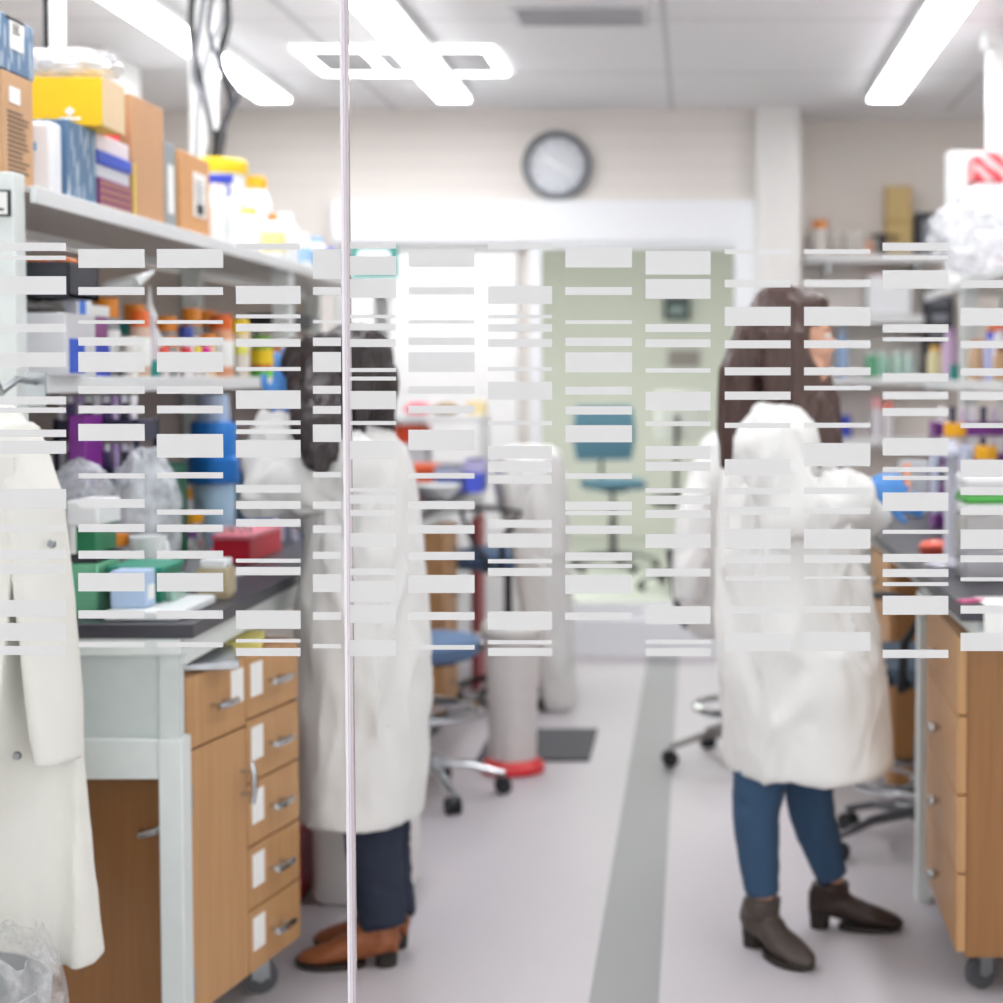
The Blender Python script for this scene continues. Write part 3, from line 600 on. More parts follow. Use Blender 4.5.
M().lathe([(.078, 0), (.084, .01), (.088, .26), (.088, .265)], (-1.52, 5.6, ZT), 28).build('body', WPL, t)
M().lathe([(.094, .256), (.096, .26), (.096, .295), (.088, .302)], (-1.52, 5.6, ZT), 28).build('lid', YCAP, t)
t = T('spray_bottle', 'white spray bottle with a blue trigger in front of the yellow-lidded tub', 'spray bottle', (-1.405, 5.16, ZT))
c = (-1.405, 5.16, ZT)
M().lathe([(.036, 0), (.04, .006), (.04, .10), (.034, .125), (.015, .15), (.013, .17)], c, 20).build('body', mat('#e7ecee', .3), t)
M().lathe([(.017, .158), (.017, .178), (.01, .182)], c, 16).build('collar', WPL, t)
k = M().box((c[0]+.012, c[1], c[2]+.193), (.075, .024, .026)).tube([(c[0]+.03, c[1], c[2]+.182), (c[0]+.04, c[1], c[2]+.16), (c[0]+.032, c[1], c[2]+.14)], .005, 8)
k.build('trigger_head', mat('#3448c4', .4), t, bev=.003)
bpx('white bottle with orange-yellow cap right of the yellow-lidded tub', 257, 5.9, ZT, 34, 84, WPL, mat('#f0b41c', .4), neck=.6)
bpx('small white bottle with yellow cap in front of the spray bottle', 251, 5.36, ZT, 24, 44, WPL, YCAP, neck=.5, cap_h=.016)
bpx('small white bottle with an orange nozzle cap on the upper left shelf', 275, 5.6, ZT, 24, 46, WPL, OCAP, neck=.35, lab=mat('#f0df9a', .6))
bpx('plain white round bottle farther along the upper left shelf', 287, 5.95, ZT, 26, 50, WPL, WPL, neck=.55)
bpx('white bottle with a pale blue label near the glass edge on the upper left shelf', 303, 6.1, ZT, 22, 34, WPL, WPL, neck=.6, lab=mat('#9cc0e6', .5))
bpx('low white bottle with blue label beside the colourful box', 317, 6.45, ZT, 22, 34, WPL, mat('#86b4e8', .4), neck=.6, lab=mat('#7fa9e0', .5))
bpx('yellow squat jar low at the front edge of the upper left shelf', 298, 6.28, ZT, 15, 14, YCAP, YCAP, neck=.9, name='jar', cat='jar')
t = T('marker_tray', 'box of red green and blue markers near the glass edge on the upper left shelf', 'marker box', (XP(333, 6.9), 6.9, ZT))
x = XP(331, 6.9); M().b(x-.05, x+.05, 6.85, 6.95, ZT, ZT+.06).build('box', mat('#3d4a86', .5), t, bev=.004)
for i, (hx, dx, hh) in enumerate((('#c33f3b', .0, .085), ('#6cae3c', -.035, .10), ('#3aa7de', .03, .11), ('#7d7ce0', .0, .125), ('#3050b8', -.02, .12))):
    M().tube([(x+dx, 6.86+i*.018, ZT+.03), (x+dx*1.3, 6.86+i*.018, ZT+hh)], .014, 10).build('marker', mat(hx, .4), t)
# ---- middle left shelf
carton('cryo_box', 'white storage box with green end label at the near end of the middle left shelf', 'storage box', -1.60, XP(84, 3.72), 3.62, 3.80, ZM, 1.585, mat('#d6d6da', .4),
    parts=[('green_label', mat('#12a83c', .5), 'f', .43, .50, .02, .98), ('dark_blue_strip', mat('#1d3f86', .5), 'f', .50, .53, .02, .98), ('blue_side_label', mat('#2c58c8', .5), 's', .1, .6, .05, .6)])
crinkle('folded_cloth', 'crumpled grey lint cloth squeezed between white storage box and black tray', (-1.46, 3.70, 1.601), (.11, .07, .0155), mat('#a9a3a2', .9), 2.0, .2, 'cloth')
t = T('black_tray', 'black open tray with orange items on the crumpled cloth', 'tray', (-1.47, 3.72, 1.617))
M().b(-1.58, XP(71, 3.62), 3.62, 3.80, 1.617, 1.625).b(-1.58, XP(71, 3.62), 3.62, 3.626, 1.617, 1.69).b(-1.58, XP(71, 3.62), 3.794, 3.80, 1.617, 1.69).b(-1.58, -1.574, 3.62, 3.80, 1.617, 1.69).b(XP(71, 3.62)-.006, XP(71, 3.62), 3.62, 3.80, 1.617, 1.69).build('tray', mat('#2f323c', .5), t)
M().b(-1.50, XP(47, 3.66), 3.64, 3.70, 1.626, 1.70).build('orange_block', mat('#d9762b', .5), t, bev=.004)
M().b(XP(56, 3.7), XP(68, 3.7), 3.70, 3.78, 1.626, 1.705).build('orange_block', mat('#d9762b', .5), t, bev=.004)
carton('small_box', 'small orange and white box beside the black tray', 'box', XP(70, 3.9), XP(86, 3.9), 3.86, 3.95, ZM, 1.706, mat('#dfe2ea', .5), parts=[('orange_top', mat('#f08a55', .5), 'band', 0, 1, .86, 1), ('blue_side', mat('#2f74d8', .5), 's', .1, .5, .4, .8)])
t = carton('purple_box', 'muted purple box with blue sides behind the white storage box', 'box', XP(68, 4.05), XP(88, 4.05), 4.0, 4.2, ZM, 1.62, mat('#8c4d84', .5), parts=[('white_top', PAPER, 'band', 0, 1, .85, 1), ('blue_foot', mat('#2340b8', .5), 'band', 0, 1, 0, .45)])
spec = [(108, 4.30, 25, 78, GLASSY, OCAP, 'orange-yellow cap, first of the row'), (136, 4.62, 22, 72, GLASSY, OCAP, 'amber cap behind the teal one'), (141, 4.36, 20, 66, mat('#d8b9a4', .3), OCAP2, 'deep orange cap and pale pink body'),
        (128, 4.40, 26, 56, GLASSY, TEAL, 'wide teal cap'), (168, 4.72, 22, 60, GLASSY, OCAP, 'amber cap in mid row'), (187, 4.66, 15, 50, mat('#dfe2ea', .3), NAVY, 'navy blue cap'), (193, 4.95, 20, 68, GLASSY, OCAP, 'orange cap, tallest in mid row'),
        (208, 5.2, 17, 66, GLASSY, OCAP, 'orange cap left of the reddish one'), (222, 5.00, 24, 62, mat('#e2a27c', .3), OCAP2, 'reddish-orange cap over orange body'), (172, 4.5, 14, 40, GLASSY, OCAP, 'low amber cap at front'), (208, 4.85, 17, 42, mat('#e8c9a0', .3), OCAP, 'low orange cap over a peach body'),
        (240, 5.35, 20, 58, mat('#ead9b8', .3), YCAP, 'yellow cap near black-lidded tray'), (116, 4.52, 18, 44, mat('#55667c', .3), mat('#56708c', .4), 'slate blue body and cap'), (131, 4.30, 16, 40, mat('#e6e2da', .3), mat('#efefec', .4), 'plain white body and cap')]
for px, Y, wp, hp, bm, cm, d in spec:
    bpx('small bottle on the middle left shelf with '+d, px, Y, ZM, wp, hp, bm, cm, neck=.8, cap_h=hp*.25*Y/F, group='small bottles on the middle left shelf', lab=R.choice([None, PAPER, mat('#f2e6d8', .6)]))
for px, Y, hx, d in ((165, 4.35, '#e85a50', 'red'), (176, 4.36, '#f2995c', 'peach'), (187, 4.50, '#e63b4e', 'crimson'), (197, 4.55, '#f2d63a', 'yellow'), (206, 4.60, '#ec1fa2', 'magenta')):
    bpx('small vial with %s cap at the front of the middle left shelf' % d, px, Y, ZM, 9, 30, mat('#e6dfdc', .3), mat(hx, .4), neck=.95, cap_h=.022, name='vial', cat='vial', group='coloured vials on the middle left shelf')
t = T('teal_tube', 'upright pale tube with teal base among the orange-capped bottles', 'tube', (XP(151, 4.46), 4.46, ZM)); c = (XP(151, 4.46), 4.46, ZM)
M().lathe([(.022, 0), (.022, .04), (.014, .042)], c, 16).build('teal_base', TEAL, t); M().lathe([(.013, .04), (.013, .15), (.008, .155)], c, 14).build('tube', mat('#d8cfd8', .25), t)
t = T('squeeze_bottle', 'white squeeze bottle with pointed nozzle between the orange-capped bottles', 'bottle', (XP(151, 4.55), 4.55, ZM)); c = (XP(151, 4.55), 4.55, ZM)
M().lathe([(.03, 0), (.032, .006), (.032, .10), (.016, .13), (.014, .15)], c, 18).build('body', WPL, t); M().lathe([(.019, .14), (.019, .16), (.006, .19), (.003, .235)], c, 14).build('nozzle', mat('#f4f4f4', .3), t)
q = M().tube([(XP(96, 4.3), 4.28, 1.655), (XP(112, 4.3), 4.28, 1.668)], [.005, .016], 12).tube([(XP(112, 4.3), 4.28, 1.668), (XP(140, 4.3), 4.28, 1.684)], [.018, .018], 12).tube([(XP(140, 4.3), 4.28, 1.684), (XP(156, 4.3), 4.30, 1.71)], [.018, .004], 12)
q.build('pipette_tip_tube', mat('#e7e9e8', .3), None, 'white plastic dispenser lying across the tops of the near bottles', 'dispenser')
carton('black_lid_tray', 'shallow tray with black lid above jars near the left person', 'tray', XP(252, 5.9)-.03, XP(302, 5.9)-.03, 5.95, 6.2, ZM+.175, ZM+.215, mat('#2d2f38', .5))
for i, (px, hx, d) in enumerate(((258, '#e3e0d5', 'cream'), (280, '#e6b08a', 'peach'), (292, '#d9dadd', 'pale grey'))):
    bpx('jar with %s body carrying the black-lidded tray' % d, px, 6.05, ZM, 10, 54, mat(hx, .4), mat(hx, .4), neck=.9, name='jar', cat='jar')
t = T('stacked_jar', 'jar with bright yellow lid and green foot at the front of the middle left shelf', 'jar', (XP(262, 5.7), 5.7, ZM)); c = (XP(262, 5.7), 5.7, ZM)
M().lathe([(.038, .0), (.04, .004), (.04, .022)], c, 20).build('green_foot', mat('#56c446', .4), t); M().lathe([(.036, .022), (.036, .04)], c, 20).build('red_band', mat('#c9653c', .5), t)
M().lathe([(.037, .04), (.038, .085), (.034, .09)], c, 20).build('yellow_lid', mat('#f2d016', .4), t); M().lathe([(.03, .09), (.03, .13), (.02, .135)], c, 20).build('green_top', mat('#7fb94a', .5), t)
for i, (px, Y, hx, d) in enumerate(((241, 5.05, '#d9d860', 'lime'), (275, 5.3, '#a3683c', 'brown'), (290, 5.75, '#8ea84a', 'olive'))):
    bpx('small jar with %s lid beside the yellow-lidded jar' % d, px, Y, ZM, 15, 32, mat('#d9d2c6', .4), mat(hx, .4), neck=.9, cap_h=.03, name='jar', cat='jar')
# shelf front edge in the far section
t = T('teal_frame_sheet', 'sheet in a teal-edged holder hanging at the far end of the left shelving', 'sheet holder', (XP(375, 7.83), 7.82, 1.9))
a, b_ = P(352, 278, 7.83), P(398, 246, 7.83)
M().b(a.x, b_.x, 7.82, 7.828, a.z, b_.z).build('frame', mat('#0c7d76', .4), t); M().b(a.x+.03, b_.x-.035, 7.816, 7.821, a.z+.03, b_.z-.02).build('sheet', mat('#eef2f2', .6), t)
# ---- left worktop
carton('shallow_tray', 'low white plastic tray at the near corner of the left worktop', 'tray', XP(100, 3.53), XP(183, 3.58), 3.53, 3.81, ZB, .978, mat('#e4e8ea', .4), bev=.006)
t = T('green_rack', 'dark green tube rack on the white tray', 'tube rack', (-1.13, 3.70, .9785)); x0, x1 = XP(108, 3.66), XP(160, 3.66)
M().b(x0, x1, 3.65, 3.80, .9785, 1.046).build('body', mat('#0f7358', .45), t, bev=.003); M().b(x0-.004, x1+.004, 3.645, 3.805, 1.046, 1.056).build('top_plate', mat('#23957a', .45), t, bev=.002)
carton('pale_blue_box', 'pale blue card box in front of the dark green rack', 'box', XP(109, 3.58), XP(145, 3.58), 3.57, 3.635, .9785, 1.055, mat('#b4cbe8', .6), parts=[('side_label', PAPER, 's', .2, .8, .2, .6)])
carton('pale_green_box', 'translucent pale green box right of the pale blue box', 'box', XP(164, 3.70), XP(174, 3.70), 3.68, 3.78, .9785, 1.03, mat('#b9dfd0', .2, trans=.4))
t = T('specimen_jar', 'square clear jar of beige liquid at the edge of the left worktop', 'jar', (XP(198, 3.78), 3.80, .9565)); x = XP(199, 3.80)
M().b(x-.036, x+.036, 3.885, 3.955, ZB, .963).b(x-.036, x+.036, 3.885, 3.955, .964, 1.025).build('body', mat('#dcc9a4', .15, trans=.3), t, bev=.006); M().b(x-.03, x+.03, 3.89, 3.95, 1.025, 1.045).build('lid', mat('#e6e8ea', .3), t, bev=.004)
t = T('tip_box', 'green pipette tip box with a white lid beside the hanging coat', 'tip box', (XP(88, 3.66), 3.70, ZB)); x0, x1 = XP(66, 3.62), XP(95, 3.62)
M().b(x0, x1, 3.62, 3.76, ZB, 1.065).build('pale_green_base', mat('#7cc9a0', .3), t, bev=.004); M().b(x0, x1, 3.62, 3.76, 1.068, 1.085).build('dark_layer', DARK, t)
M().b(x0+.004, x1-.004, 3.624, 3.756, 1.085, 1.142).build('green_insert', mat('#1d7a50', .4), t, bev=.003); M().b(x0-.002, x1+.004, 3.616, 3.764, 1.142, 1.196).build('white_lid', mat('#eeeef0', .35), t, bev=.005)
M().b(x0+.006, x0+.016, 3.618, 3.624, 1.085, 1.142).build('white_clip', PAPER, t)
def rack_tower(label, x0, x1, y0, y1, z0, n, h, m):
    t = T('rack_tower', label, 'rack tower', ((x0+x1)/2, (y0+y1)/2, z0))
    for i in range(n): M().b(x0, x1, y0, y1, z0+i*h, z0+i*h+h*.42).build('tray', m, t, bev=.002)
    for x in (x0+.006, x1-.006):
        for y in (y0+.006, y1-.006): M().b(x-.006, x+.006, y-.006, y+.006, z0, z0+n*h-h*.55).build('post', m, t)
    return t
def vials(label, grp, x0, x1, y, z, n, h, r, cols):
    src = None
    for i in range(n):
        x = x0+(x1-x0)*(i+.5)/n; hx, cap = cols[i % len(cols)]
        t = T('vial', label, 'vial', (x, y, z), grp)
        M().lathe([(r*.9, 0), (r, .004), (r, h*.7)], (x, y, z), 12).build('tube', mat(hx, .3), t); M().lathe([(r*1.08, h*.7), (r*1.08, h)], (x, y, z), 12).build('cap', mat(cap, .4), t)
NV = mat('#2b2c4a', .5)
rack_tower('dark vial rack tower behind the crumpled bags on the left worktop', XP(62, 4.2), XP(146, 4.2), 4.14, 4.30, ZB, 4, .115, NV)
for i in range(2, 4):
    vials('white or lilac vial in the dark rack tower behind the left bags', 'vials in the left rack tower', XP(64, 4.2), XP(144, 4.2), 4.155, ZB+i*.115+.049, 9, .058, .009, [('#e8e6ee', '#f2f2f5'), ('#4b3b7a', '#e4e2ec'), ('#c9b8e0', '#b69ad0'), ('#26264a', '#dcdce4')])
carton('purple_rack', 'bright purple tube rack leaning beside the dark vial tower', 'tube rack', XP(68, 4.0), XP(85, 4.0), 4.0, 4.12, ZB, 1.365, mat('#8a259a', .45))
crinkle('clear_bag', 'smaller crumpled clear bag behind the white-lidded tip box', (XP(80, 3.90), 3.90, 1.205), (.058, .05, .055), CLEARB, 1.3, .18)
carton('support_box', 'plain pale box supporting the smaller clear bag', 'box', XP(62, 3.9), XP(104, 3.9), 3.84, 3.96, ZB, 1.146, mat('#d9d2d4', .5))
crinkle('clear_bag', 'large crumpled clear bag standing on the left worktop', (XP(141, 4.02), 4.03, 1.115), (.075, .06, .155), CLEARB, 5.6, .16)
t = T('conical_beaker', 'white conical beaker in front of the large crumpled bag', 'beaker', (XP(147, 3.88), 3.90, ZB)); c = (XP(146, 3.90), 3.90, ZB)
M().lathe([(.018, 0), (.02, .006), (.04, .135), (.041, .14), (.038, .138), (.018, .008)], c, 24).build('cone', mat('#eef0f2', .3), t); M().tube([(c[0]+.036, c[1], ZB+.13), (c[0]+.045, c[1], ZB+.08), (c[0]+.022, c[1], ZB+.02)], .009, 10).build('handle', mat('#f2f3f5', .3), t)
def flask(label, px, Y, z, w, h, gm, cm=None, liq=None, cat='flask'):
    s = F/Y; x = XP(px, Y); r = w/2/s; hh = h/s; t = T('conical_flask', label, cat, (x, Y, z))
    M().lathe([(r*.95, 0), (r, .006), (r*.95, hh*.12), (r*.36, hh*.68), (r*.32, hh*.92), (r*.4, hh)], (x, Y, z), 22).build('glass', gm, t)
    if liq: M().lathe([(r*1.002, .008), (r*.99, hh*.14), (r*.78, hh*.33)], (x, Y, z), 22, cap=False).build('liquid', liq, t)
    if cm: M().lathe([(r*.62, hh*.86), (r*.64, hh*.88), (r*.64, hh*1.06)], (x, Y, z), 18).build('cap', cm, t)
GL = mat('#d5d8da', .06, trans=.75)
flask('amber-capped conical flask between the tip box and the beaker', 117, 3.90, ZB, 30, 62, GL, OCAP, mat('#8e7a3c', .2))
flask('clear conical flask beside the red tube rack', 192, 4.22, ZB, 34, 44, GL)
flask('clear conical flask with white neck behind the red tube rack', 200, 4.46, ZB, 30, 42, GL, None)
bpx('clear jar with a yellow lid and purple tag behind the clear flasks', 188, 4.85, ZB, 26, 44, mat('#e2e0e4', .2), mat('#f5b412', .4), neck=.9, cap_h=.03, lab=mat('#8a55a8', .5), name='jar', cat='jar')
bpx('clear jar with an orange-yellow lid and black knob farther back on the left worktop', 187, 5.25, ZB, 24, 54, mat('#e2e0e4', .2), mat('#f0a516', .4), neck=.9, cap_h=.03, name='jar', cat='jar')
carton('green_box', 'dark green box standing behind the large crumpled bag', 'box', XP(152, 4.7), XP(178, 4.7), 4.62, 4.78, ZB, 1.222, mat('#136b48', .5))
t = T('carboy', 'large jug with pale blue body and broad bright blue lid', 'jug', (XP(212, 4.95), 4.98, ZB)); c = (XP(213, 4.98), 4.98, ZB); r = .064
M().lathe([(r*.85, 0), (r*.9, .01), (r*.92, .19), (r*.9, .2)], c, 26).build('body', mat('#a5d2ea', .25), t)
M().lathe([(r*1.1, .195), (r*1.14, .2), (r*1.12, .265), (r, .27), (r, .36), (r*.92, .37)], c, 26).build('blue_lid', mat('#1479cf', .4), t)
M().lathe([(r*.72, .37), (r*.75, .40), (r*.7, .445), (r*.2, .45)], c, 26).build('clear_top', mat('#b5c8e2', .2), t)
carton('slate_box', 'slate blue box behind the jug with a bright blue lid', 'box', XP(238, 5.6), XP(262, 5.6), 5.56, 5.7, ZB, 1.25, mat('#4f7f9c', .5), parts=[('orange_mark', OCAP, 'f', .2, .5, .7, .85)])
t = T('tube_rack', 'red tube rack with pale tubes on the left worktop', 'tube rack', (XP(225, 4.75), 4.78, ZB)); x0, x1 = XP(213, 4.66), XP(250, 4.66)
M().b(x0, x1, 4.64, 5.0, ZB, 1.02).build('body', mat('#d81f38', .4), t, bev=.004); M().b(x0-.06, x0, 4.62, 4.74, ZB, .985).build('front_tray', mat('#d81f38', .4), t, bev=.004)
M().b(x0-.004, x1+.004, 4.636, 5.004, 1.02, 1.032).build('pink_top', mat('#f08a98', .4), t, bev=.002)
vials('pale tube standing in the red rack', 'tubes in the red rack', x0+.006, x1-.006, 4.70, 1.0325, 4, .02, .008, [('#f3d4d8', '#f6eef0')])
carton('blue_tray', 'royal blue tray behind the red tube rack', 'tray', XP(222, 5.25), XP(258, 5.25), 5.1, 5.5, ZB, 1.01, mat('#1736a6', .4))
crinkle('blue_gloves', 'loose pile of blue gloves near the left person on the worktop', (XP(290, 5.66), 5.66, .993), (.05, .08, .036), mat('#3a7cc4', .6), 8.2, .3, 'gloves')
t = T('wash_cup', 'white cup beside the red tube rack', 'cup', (XP(268, 5.0), 5.02, ZB)); M().lathe([(.025, 0), (.032, .045), (.033, .05), (.03, .048), (.022, .004)], (XP(268, 5.02), 5.02, ZB), 20).build('cup', WPL, t); M().lathe([(.0335, .046), (.0345, .05), (.0335, .053)], (XP(268, 5.02), 5.02, ZB), 20, cap=False).build('rim', PAPER, t)
M().lathe([(.03, 0), (.032, .002), (.032, .008), (.028, .01)], (XP(222, 4.3), 4.38, ZB), 24).build('petri_dish', mat('#e8eaea', .2), None, 'white petri dish in front of the red tube rack', 'dish')
vials('grey vial in the cluster beside the left person', 'grey vials near the left person', XP(272, 5.3), XP(296, 5.3), 5.3, ZB, 4, .075, .011, [('#8b8ea0', '#d8d8e0'), ('#d5d0dc', '#6a6c84')])
# ---- far end of the left bench
t = T('bench_rack', 'small white two-legged shelf standing at the far end of the left bench', 'shelf', (-1.17, 8.1, ZB))
M().b(-1.42, -.96, 7.95, 8.25, 1.255, 1.28).build('board', WHITE, t, bev=.003)
for x in (-1.415, -.985): M().b(x, x+.02, 7.97, 8.23, ZB, 1.255).build('leg', WHITE, t)
crinkle('pink_bag', 'small coral pink bag on the far white shelf', (XP(418, 8.1), 8.1, 1.307), (.055, .06, .027), mat('#ee5f78', .5), 2.3, .15)
crinkle('brown_bag', 'small brown bag on the far white shelf', (XP(446, 8.1), 8.1, 1.307), (.055, .06, .027), mat('#a48a62', .7), 4.3, .15)
carton('cream_box', 'cream box standing at the right end of the far white shelf', 'box', XP(468, 8.1), XP(486, 8.1), 8.05, 8.15, 1.2805, 1.345, mat('#ecd9a4', .6))
carton('orange_box', 'orange-red box under the far white shelf', 'box', XP(399, 8.1), XP(428, 8.1), 8.0, 8.2, 1.15, 1.235, mat('#f0552a', .5))
carton('white_box', 'plain white box beneath the orange-red box', 'box', XP(398, 8.1), XP(428, 8.1), 7.99, 8.21, ZB, 1.149, mat('#dcdde2', .5))
carton('orange_rack', 'orange rack in front of the far white shelf', 'rack', XP(410, 7.6), XP(436, 7.6), 7.5, 7.75, ZB, 1.075, mat('#f4683a', .5))
carton('blue_bin', 'royal blue bin with clear lid in front of the far white shelf', 'bin', XP(438, 7.6), XP(463, 7.6), 7.5, 7.75, ZB, 1.07, mat('#1c48b4', .45), parts=[('clear_lid', mat('#c8d0e8', .2), 'band', 0, 1, .6, 1)])
carton('lilac_box', 'bright blue and lilac box right of the royal blue bin', 'box', XP(467, 7.6), XP(484, 7.6), 7.5, 7.7, ZB, 1.10, mat('#5a6df0', .5), parts=[('lilac_top', mat('#c9c4f2', .4), 'band', 0, 1, .6, 1)])
t = T('white_bowl', 'white bowl at the front edge of the far left worktop', 'bowl', (XP(450, 7.1), 7.1, ZB)); M().lathe([(.05, 0), (.09, .04), (.1, .06), (.095, .058), (.05, .008)], (XP(446, 7.1)-.04, 7.1, ZB), 26).build('bowl', WPL, t); M().lathe([(.098, .056), (.104, .06), (.098, .064)], (XP(446, 7.1)-.04, 7.1, ZB), 26, cap=False).build('rim', PAPER, t)
# ---- right upper shelf
ZR, ZRM, ZRB = 1.8165, 1.4415, .9375
carton('white_box', 'tall white box at the back of the upper right shelf', 'box', XP(947, 7.3), XP(972, 7.3), 7.25, 7.40, ZR, 2.385, mat('#eef0f0', .5))
carton('white_box', 'white box under the red-patterned pack on the upper right shelf', 'box', XP(976, 6.72), 1.33, 6.75, 6.95, ZR, 2.195, mat('#f0f0f2', .5))
REDP = bpy.data.materials.new('red_patterned_wrap'); REDP.use_nodes = True; nt = REDP.node_tree; b_ = nt.nodes['Principled BSDF']; b_.inputs['Roughness'].default_value = .4
tc = nt.nodes.new('ShaderNodeTexCoord'); wv = nt.nodes.new('ShaderNodeTexWave'); wv.inputs['Scale'].default_value = 9; wv.inputs['Distortion'].default_value = 3; wv.inputs['Detail'].default_value = 2; wv.bands_direction = 'DIAGONAL'; cr = nt.nodes.new('ShaderNodeValToRGB')
cr.color_ramp.elements[0].position = .45; cr.color_ramp.elements[0].color = lin('#e8505a'); cr.color_ramp.elements[1].position = .6; cr.color_ramp.elements[1].color = lin('#f3c8c8')
nt.links.new(tc.outputs['Object'], wv.inputs[0]); nt.links.new(wv.outputs[0], cr.inputs[0]); nt.links.new(cr.outputs[0], b_.inputs['Base Color'])
M().b(XP(973, 6.74), 1.34, 6.74, 6.96, 2.196, 2.32).build('wrapped_pack', REDP, None, 'red and white patterned pack on top of the white box at right', 'wrapped pack', bev=.02)
crinkle('clear_bag', 'big crumpled clear bag bulging over the edge of the upper right shelf', (1.09, 6.2, 1.955), (.235, .20, .15), plastic_bag('#f0f2f8', .42), 7.7, .16)
carton('pink_pack', 'small pink and white pack on the shelf behind the big clear bag', 'pack', 1.12, 1.28, 6.42, 6.55, ZR, 1.90, mat('#f0d8e4', .5))
# ---- right lower shelf
for px, Y, w_, h_, bh, ch, d in ((935, 7.45, 16, 34, '#e6dcae', '#e9b13c', 'pale yellow body'), (950, 7.15, 16, 52, '#d9b9dc', '#c6a0cc', 'lilac body'), (978, 6.45, 20, 40, '#d8b894', '#d98a2c', 'tan body and orange cap'), (992, 6.25, 18, 48, '#c3c8f0', '#4c5ce0', 'pale blue body and blue cap'),
        (991, 6.4, 12, 56, '#e8d8d0', '#f08a50', 'coral cap'), (1000, 6.1, 16, 58, '#e9e9f0', '#f07a60', 'white body and salmon cap'), (966, 6.75, 14, 40, '#eceef2', '#dfe3ea', 'white body at the shelf edge'), (1001, 5.75, 16, 34, '#c9a27c', '#8c4a34', 'brown cap')):
    bpx('bottle on the lower right shelf with '+d, px, Y, ZRM, w_, h_, mat(bh, .3), mat(ch, .4), neck=.6, group='bottles on the lower right shelf')
bpx('small jar with dark teal lid at the lower right shelf edge', 955, 7.0, ZRM, 12, 16, TEAL, TEAL, neck=.9, name='jar', cat='jar')
# ---- recess wall shelves
for z, x1, d in ((2.11, 1.30, 'upper white wall shelf in the far right recess'), (1.785, 1.22, 'middle white wall shelf in the far right recess'), (1.455, 1.45, 'lower white wall shelf in the far right recess'), (1.13, 1.45, 'lowest white wall shelf in the far right recess')):
    t = T('wall_shelf', d, 'shelf', ((.58+x1)/2, 9.47, z-.05), 'wall shelves in the recess')
    M().b(.585, x1, 9.34, 9.597, z-.045, z).build('board', mat('#e6e6e6', .45), t, bev=.004)
    for x in (.7, x1-.12): M().b(x, x+.02, 9.40, 9.597, z-.10, z-.045).build('bracket', STEEL, t)
def rb(label, px, z, w, h, bm, cm, **k): return bpx(label, px, 9.45, z+.0008, w, h, bm, cm, **k)
rb('clear bottle with an orange cap on the upper recess shelf', 819, 2.11, 18, 34, mat('#ded8d2', .2), OCAP, neck=.75, cap_h=.05)
for px, d in ((836, 'first'), (849, 'second'), (860, 'third')): rb('short clear bottle, %s to the right of the orange-capped one' % d, px, 2.11, 11, 24, mat('#d9d3cc', .2), mat('#e2ded8', .3), neck=.6)
rb('small peach jar before the beige box on the upper recess shelf', 868, 2.11, 10, 14, mat('#e9b096', .4), mat('#e9b096', .4), neck=.9, name='jar', cat='jar')
carton('beige_box', 'tall beige box on the upper recess shelf', 'box', XP(885, 9.45), XP(911, 9.45), 9.44, 9.56, 2.1108, 2.48, mat('#cbb078', .7), parts=[('side_band', mat('#b89a60', .7), 'band', 0, 1, .45, .52)])
t = T('black_tool', 'flat black tool lying before the beige box on the upper recess shelf', 'tool', (XP(885, 9.38), 9.39, 2.1108)); a = XP(868, 9.39)
M().tube([(a, 9.39, 2.205), (a+.06, 9.39, 2.21), (a+.17, 9.39, 2.20)], [.012, .02, .008], 10, flat=.6).build('handle', BLACK, t); M().b(a+.05, a+.09, 9.37, 9.41, 2.1108, 2.20).build('stand', DARK, t)
carton('black_box', 'black framed box at the right end of the upper recess shelf', 'box', XP(915, 9.45), XP(929, 9.45)+.04, 9.40, 9.56, 2.1108, 2.335, mat('#34363e', .5), parts=[('grey_panel', mat('#8e9096', .5), 'f', .25, .8, .2, .8)])
carton('white_container', 'white container with a red lid on the middle recess shelf', 'container', XP(866, 9.4), XP(911, 9.4), 9.37, 9.56, 1.7858, 2.0, mat('#eff0f3', .45), bev=.012, parts=[('red_lid', mat('#d63a34', .45), 't', .0, .42, .05, .95)])
t = T('black_instrument', 'mottled black instrument on the lower recess shelf', 'instrument', (XP(928, 9.42), 9.45, 1.4558)); x0, x1 = XP(914, 9.42), XP(942, 9.42)
x0 = max(x0, 1.225)
M().b(1.235, x1+.06, 9.38, 9.56, 1.4558, 1.93).build('body', mat('#35373d', .5), t, bev=.01)
for i in range(5): M().b(1.25+.02*(i % 2), x1+.02, 9.374, 9.381, 1.50+i*.085, 1.535+i*.085).build('panel', mat(('#6c7078', '#8d929a')[i % 2], .4), t)
for px, hx, d in ((871, '#6fb58c', 'green'), (883, '#a9d3bf', 'mint green'), (897, '#bcd9cc', 'pale green'), (909, '#c6ddd4', 'faint green')):
    rb('small bottle with %s body on the lower recess shelf' % d, px, 1.455, 12, 26, mat(hx, .3), mat('#e2eae6', .4), neck=.6)
rb('pale blue bottle beside the right person\'s face', 842, 1.455, 12, 50, mat('#a8c4ea', .3), mat('#c6d6ee', .3), neck=.5)
rb('round blue stopper jar below the right person\'s chin', 843, 1.13, 17, 22, mat('#3f4fc0', .4), mat('#3a49b8', .4), neck=.85, name='jar', cat='jar')
rb('white tube with pink cap on the lowest recess shelf', 876, 1.13, 11, 40, mat('#eae6ea', .3), mat('#f2b0b4', .4), neck=.8, cap_h=.06)
rb('white tube with coral cap on the lowest recess shelf', 888, 1.13, 11, 36, mat('#eae6ea', .3), mat('#f08672', .4), neck=.8, cap_h=.06)
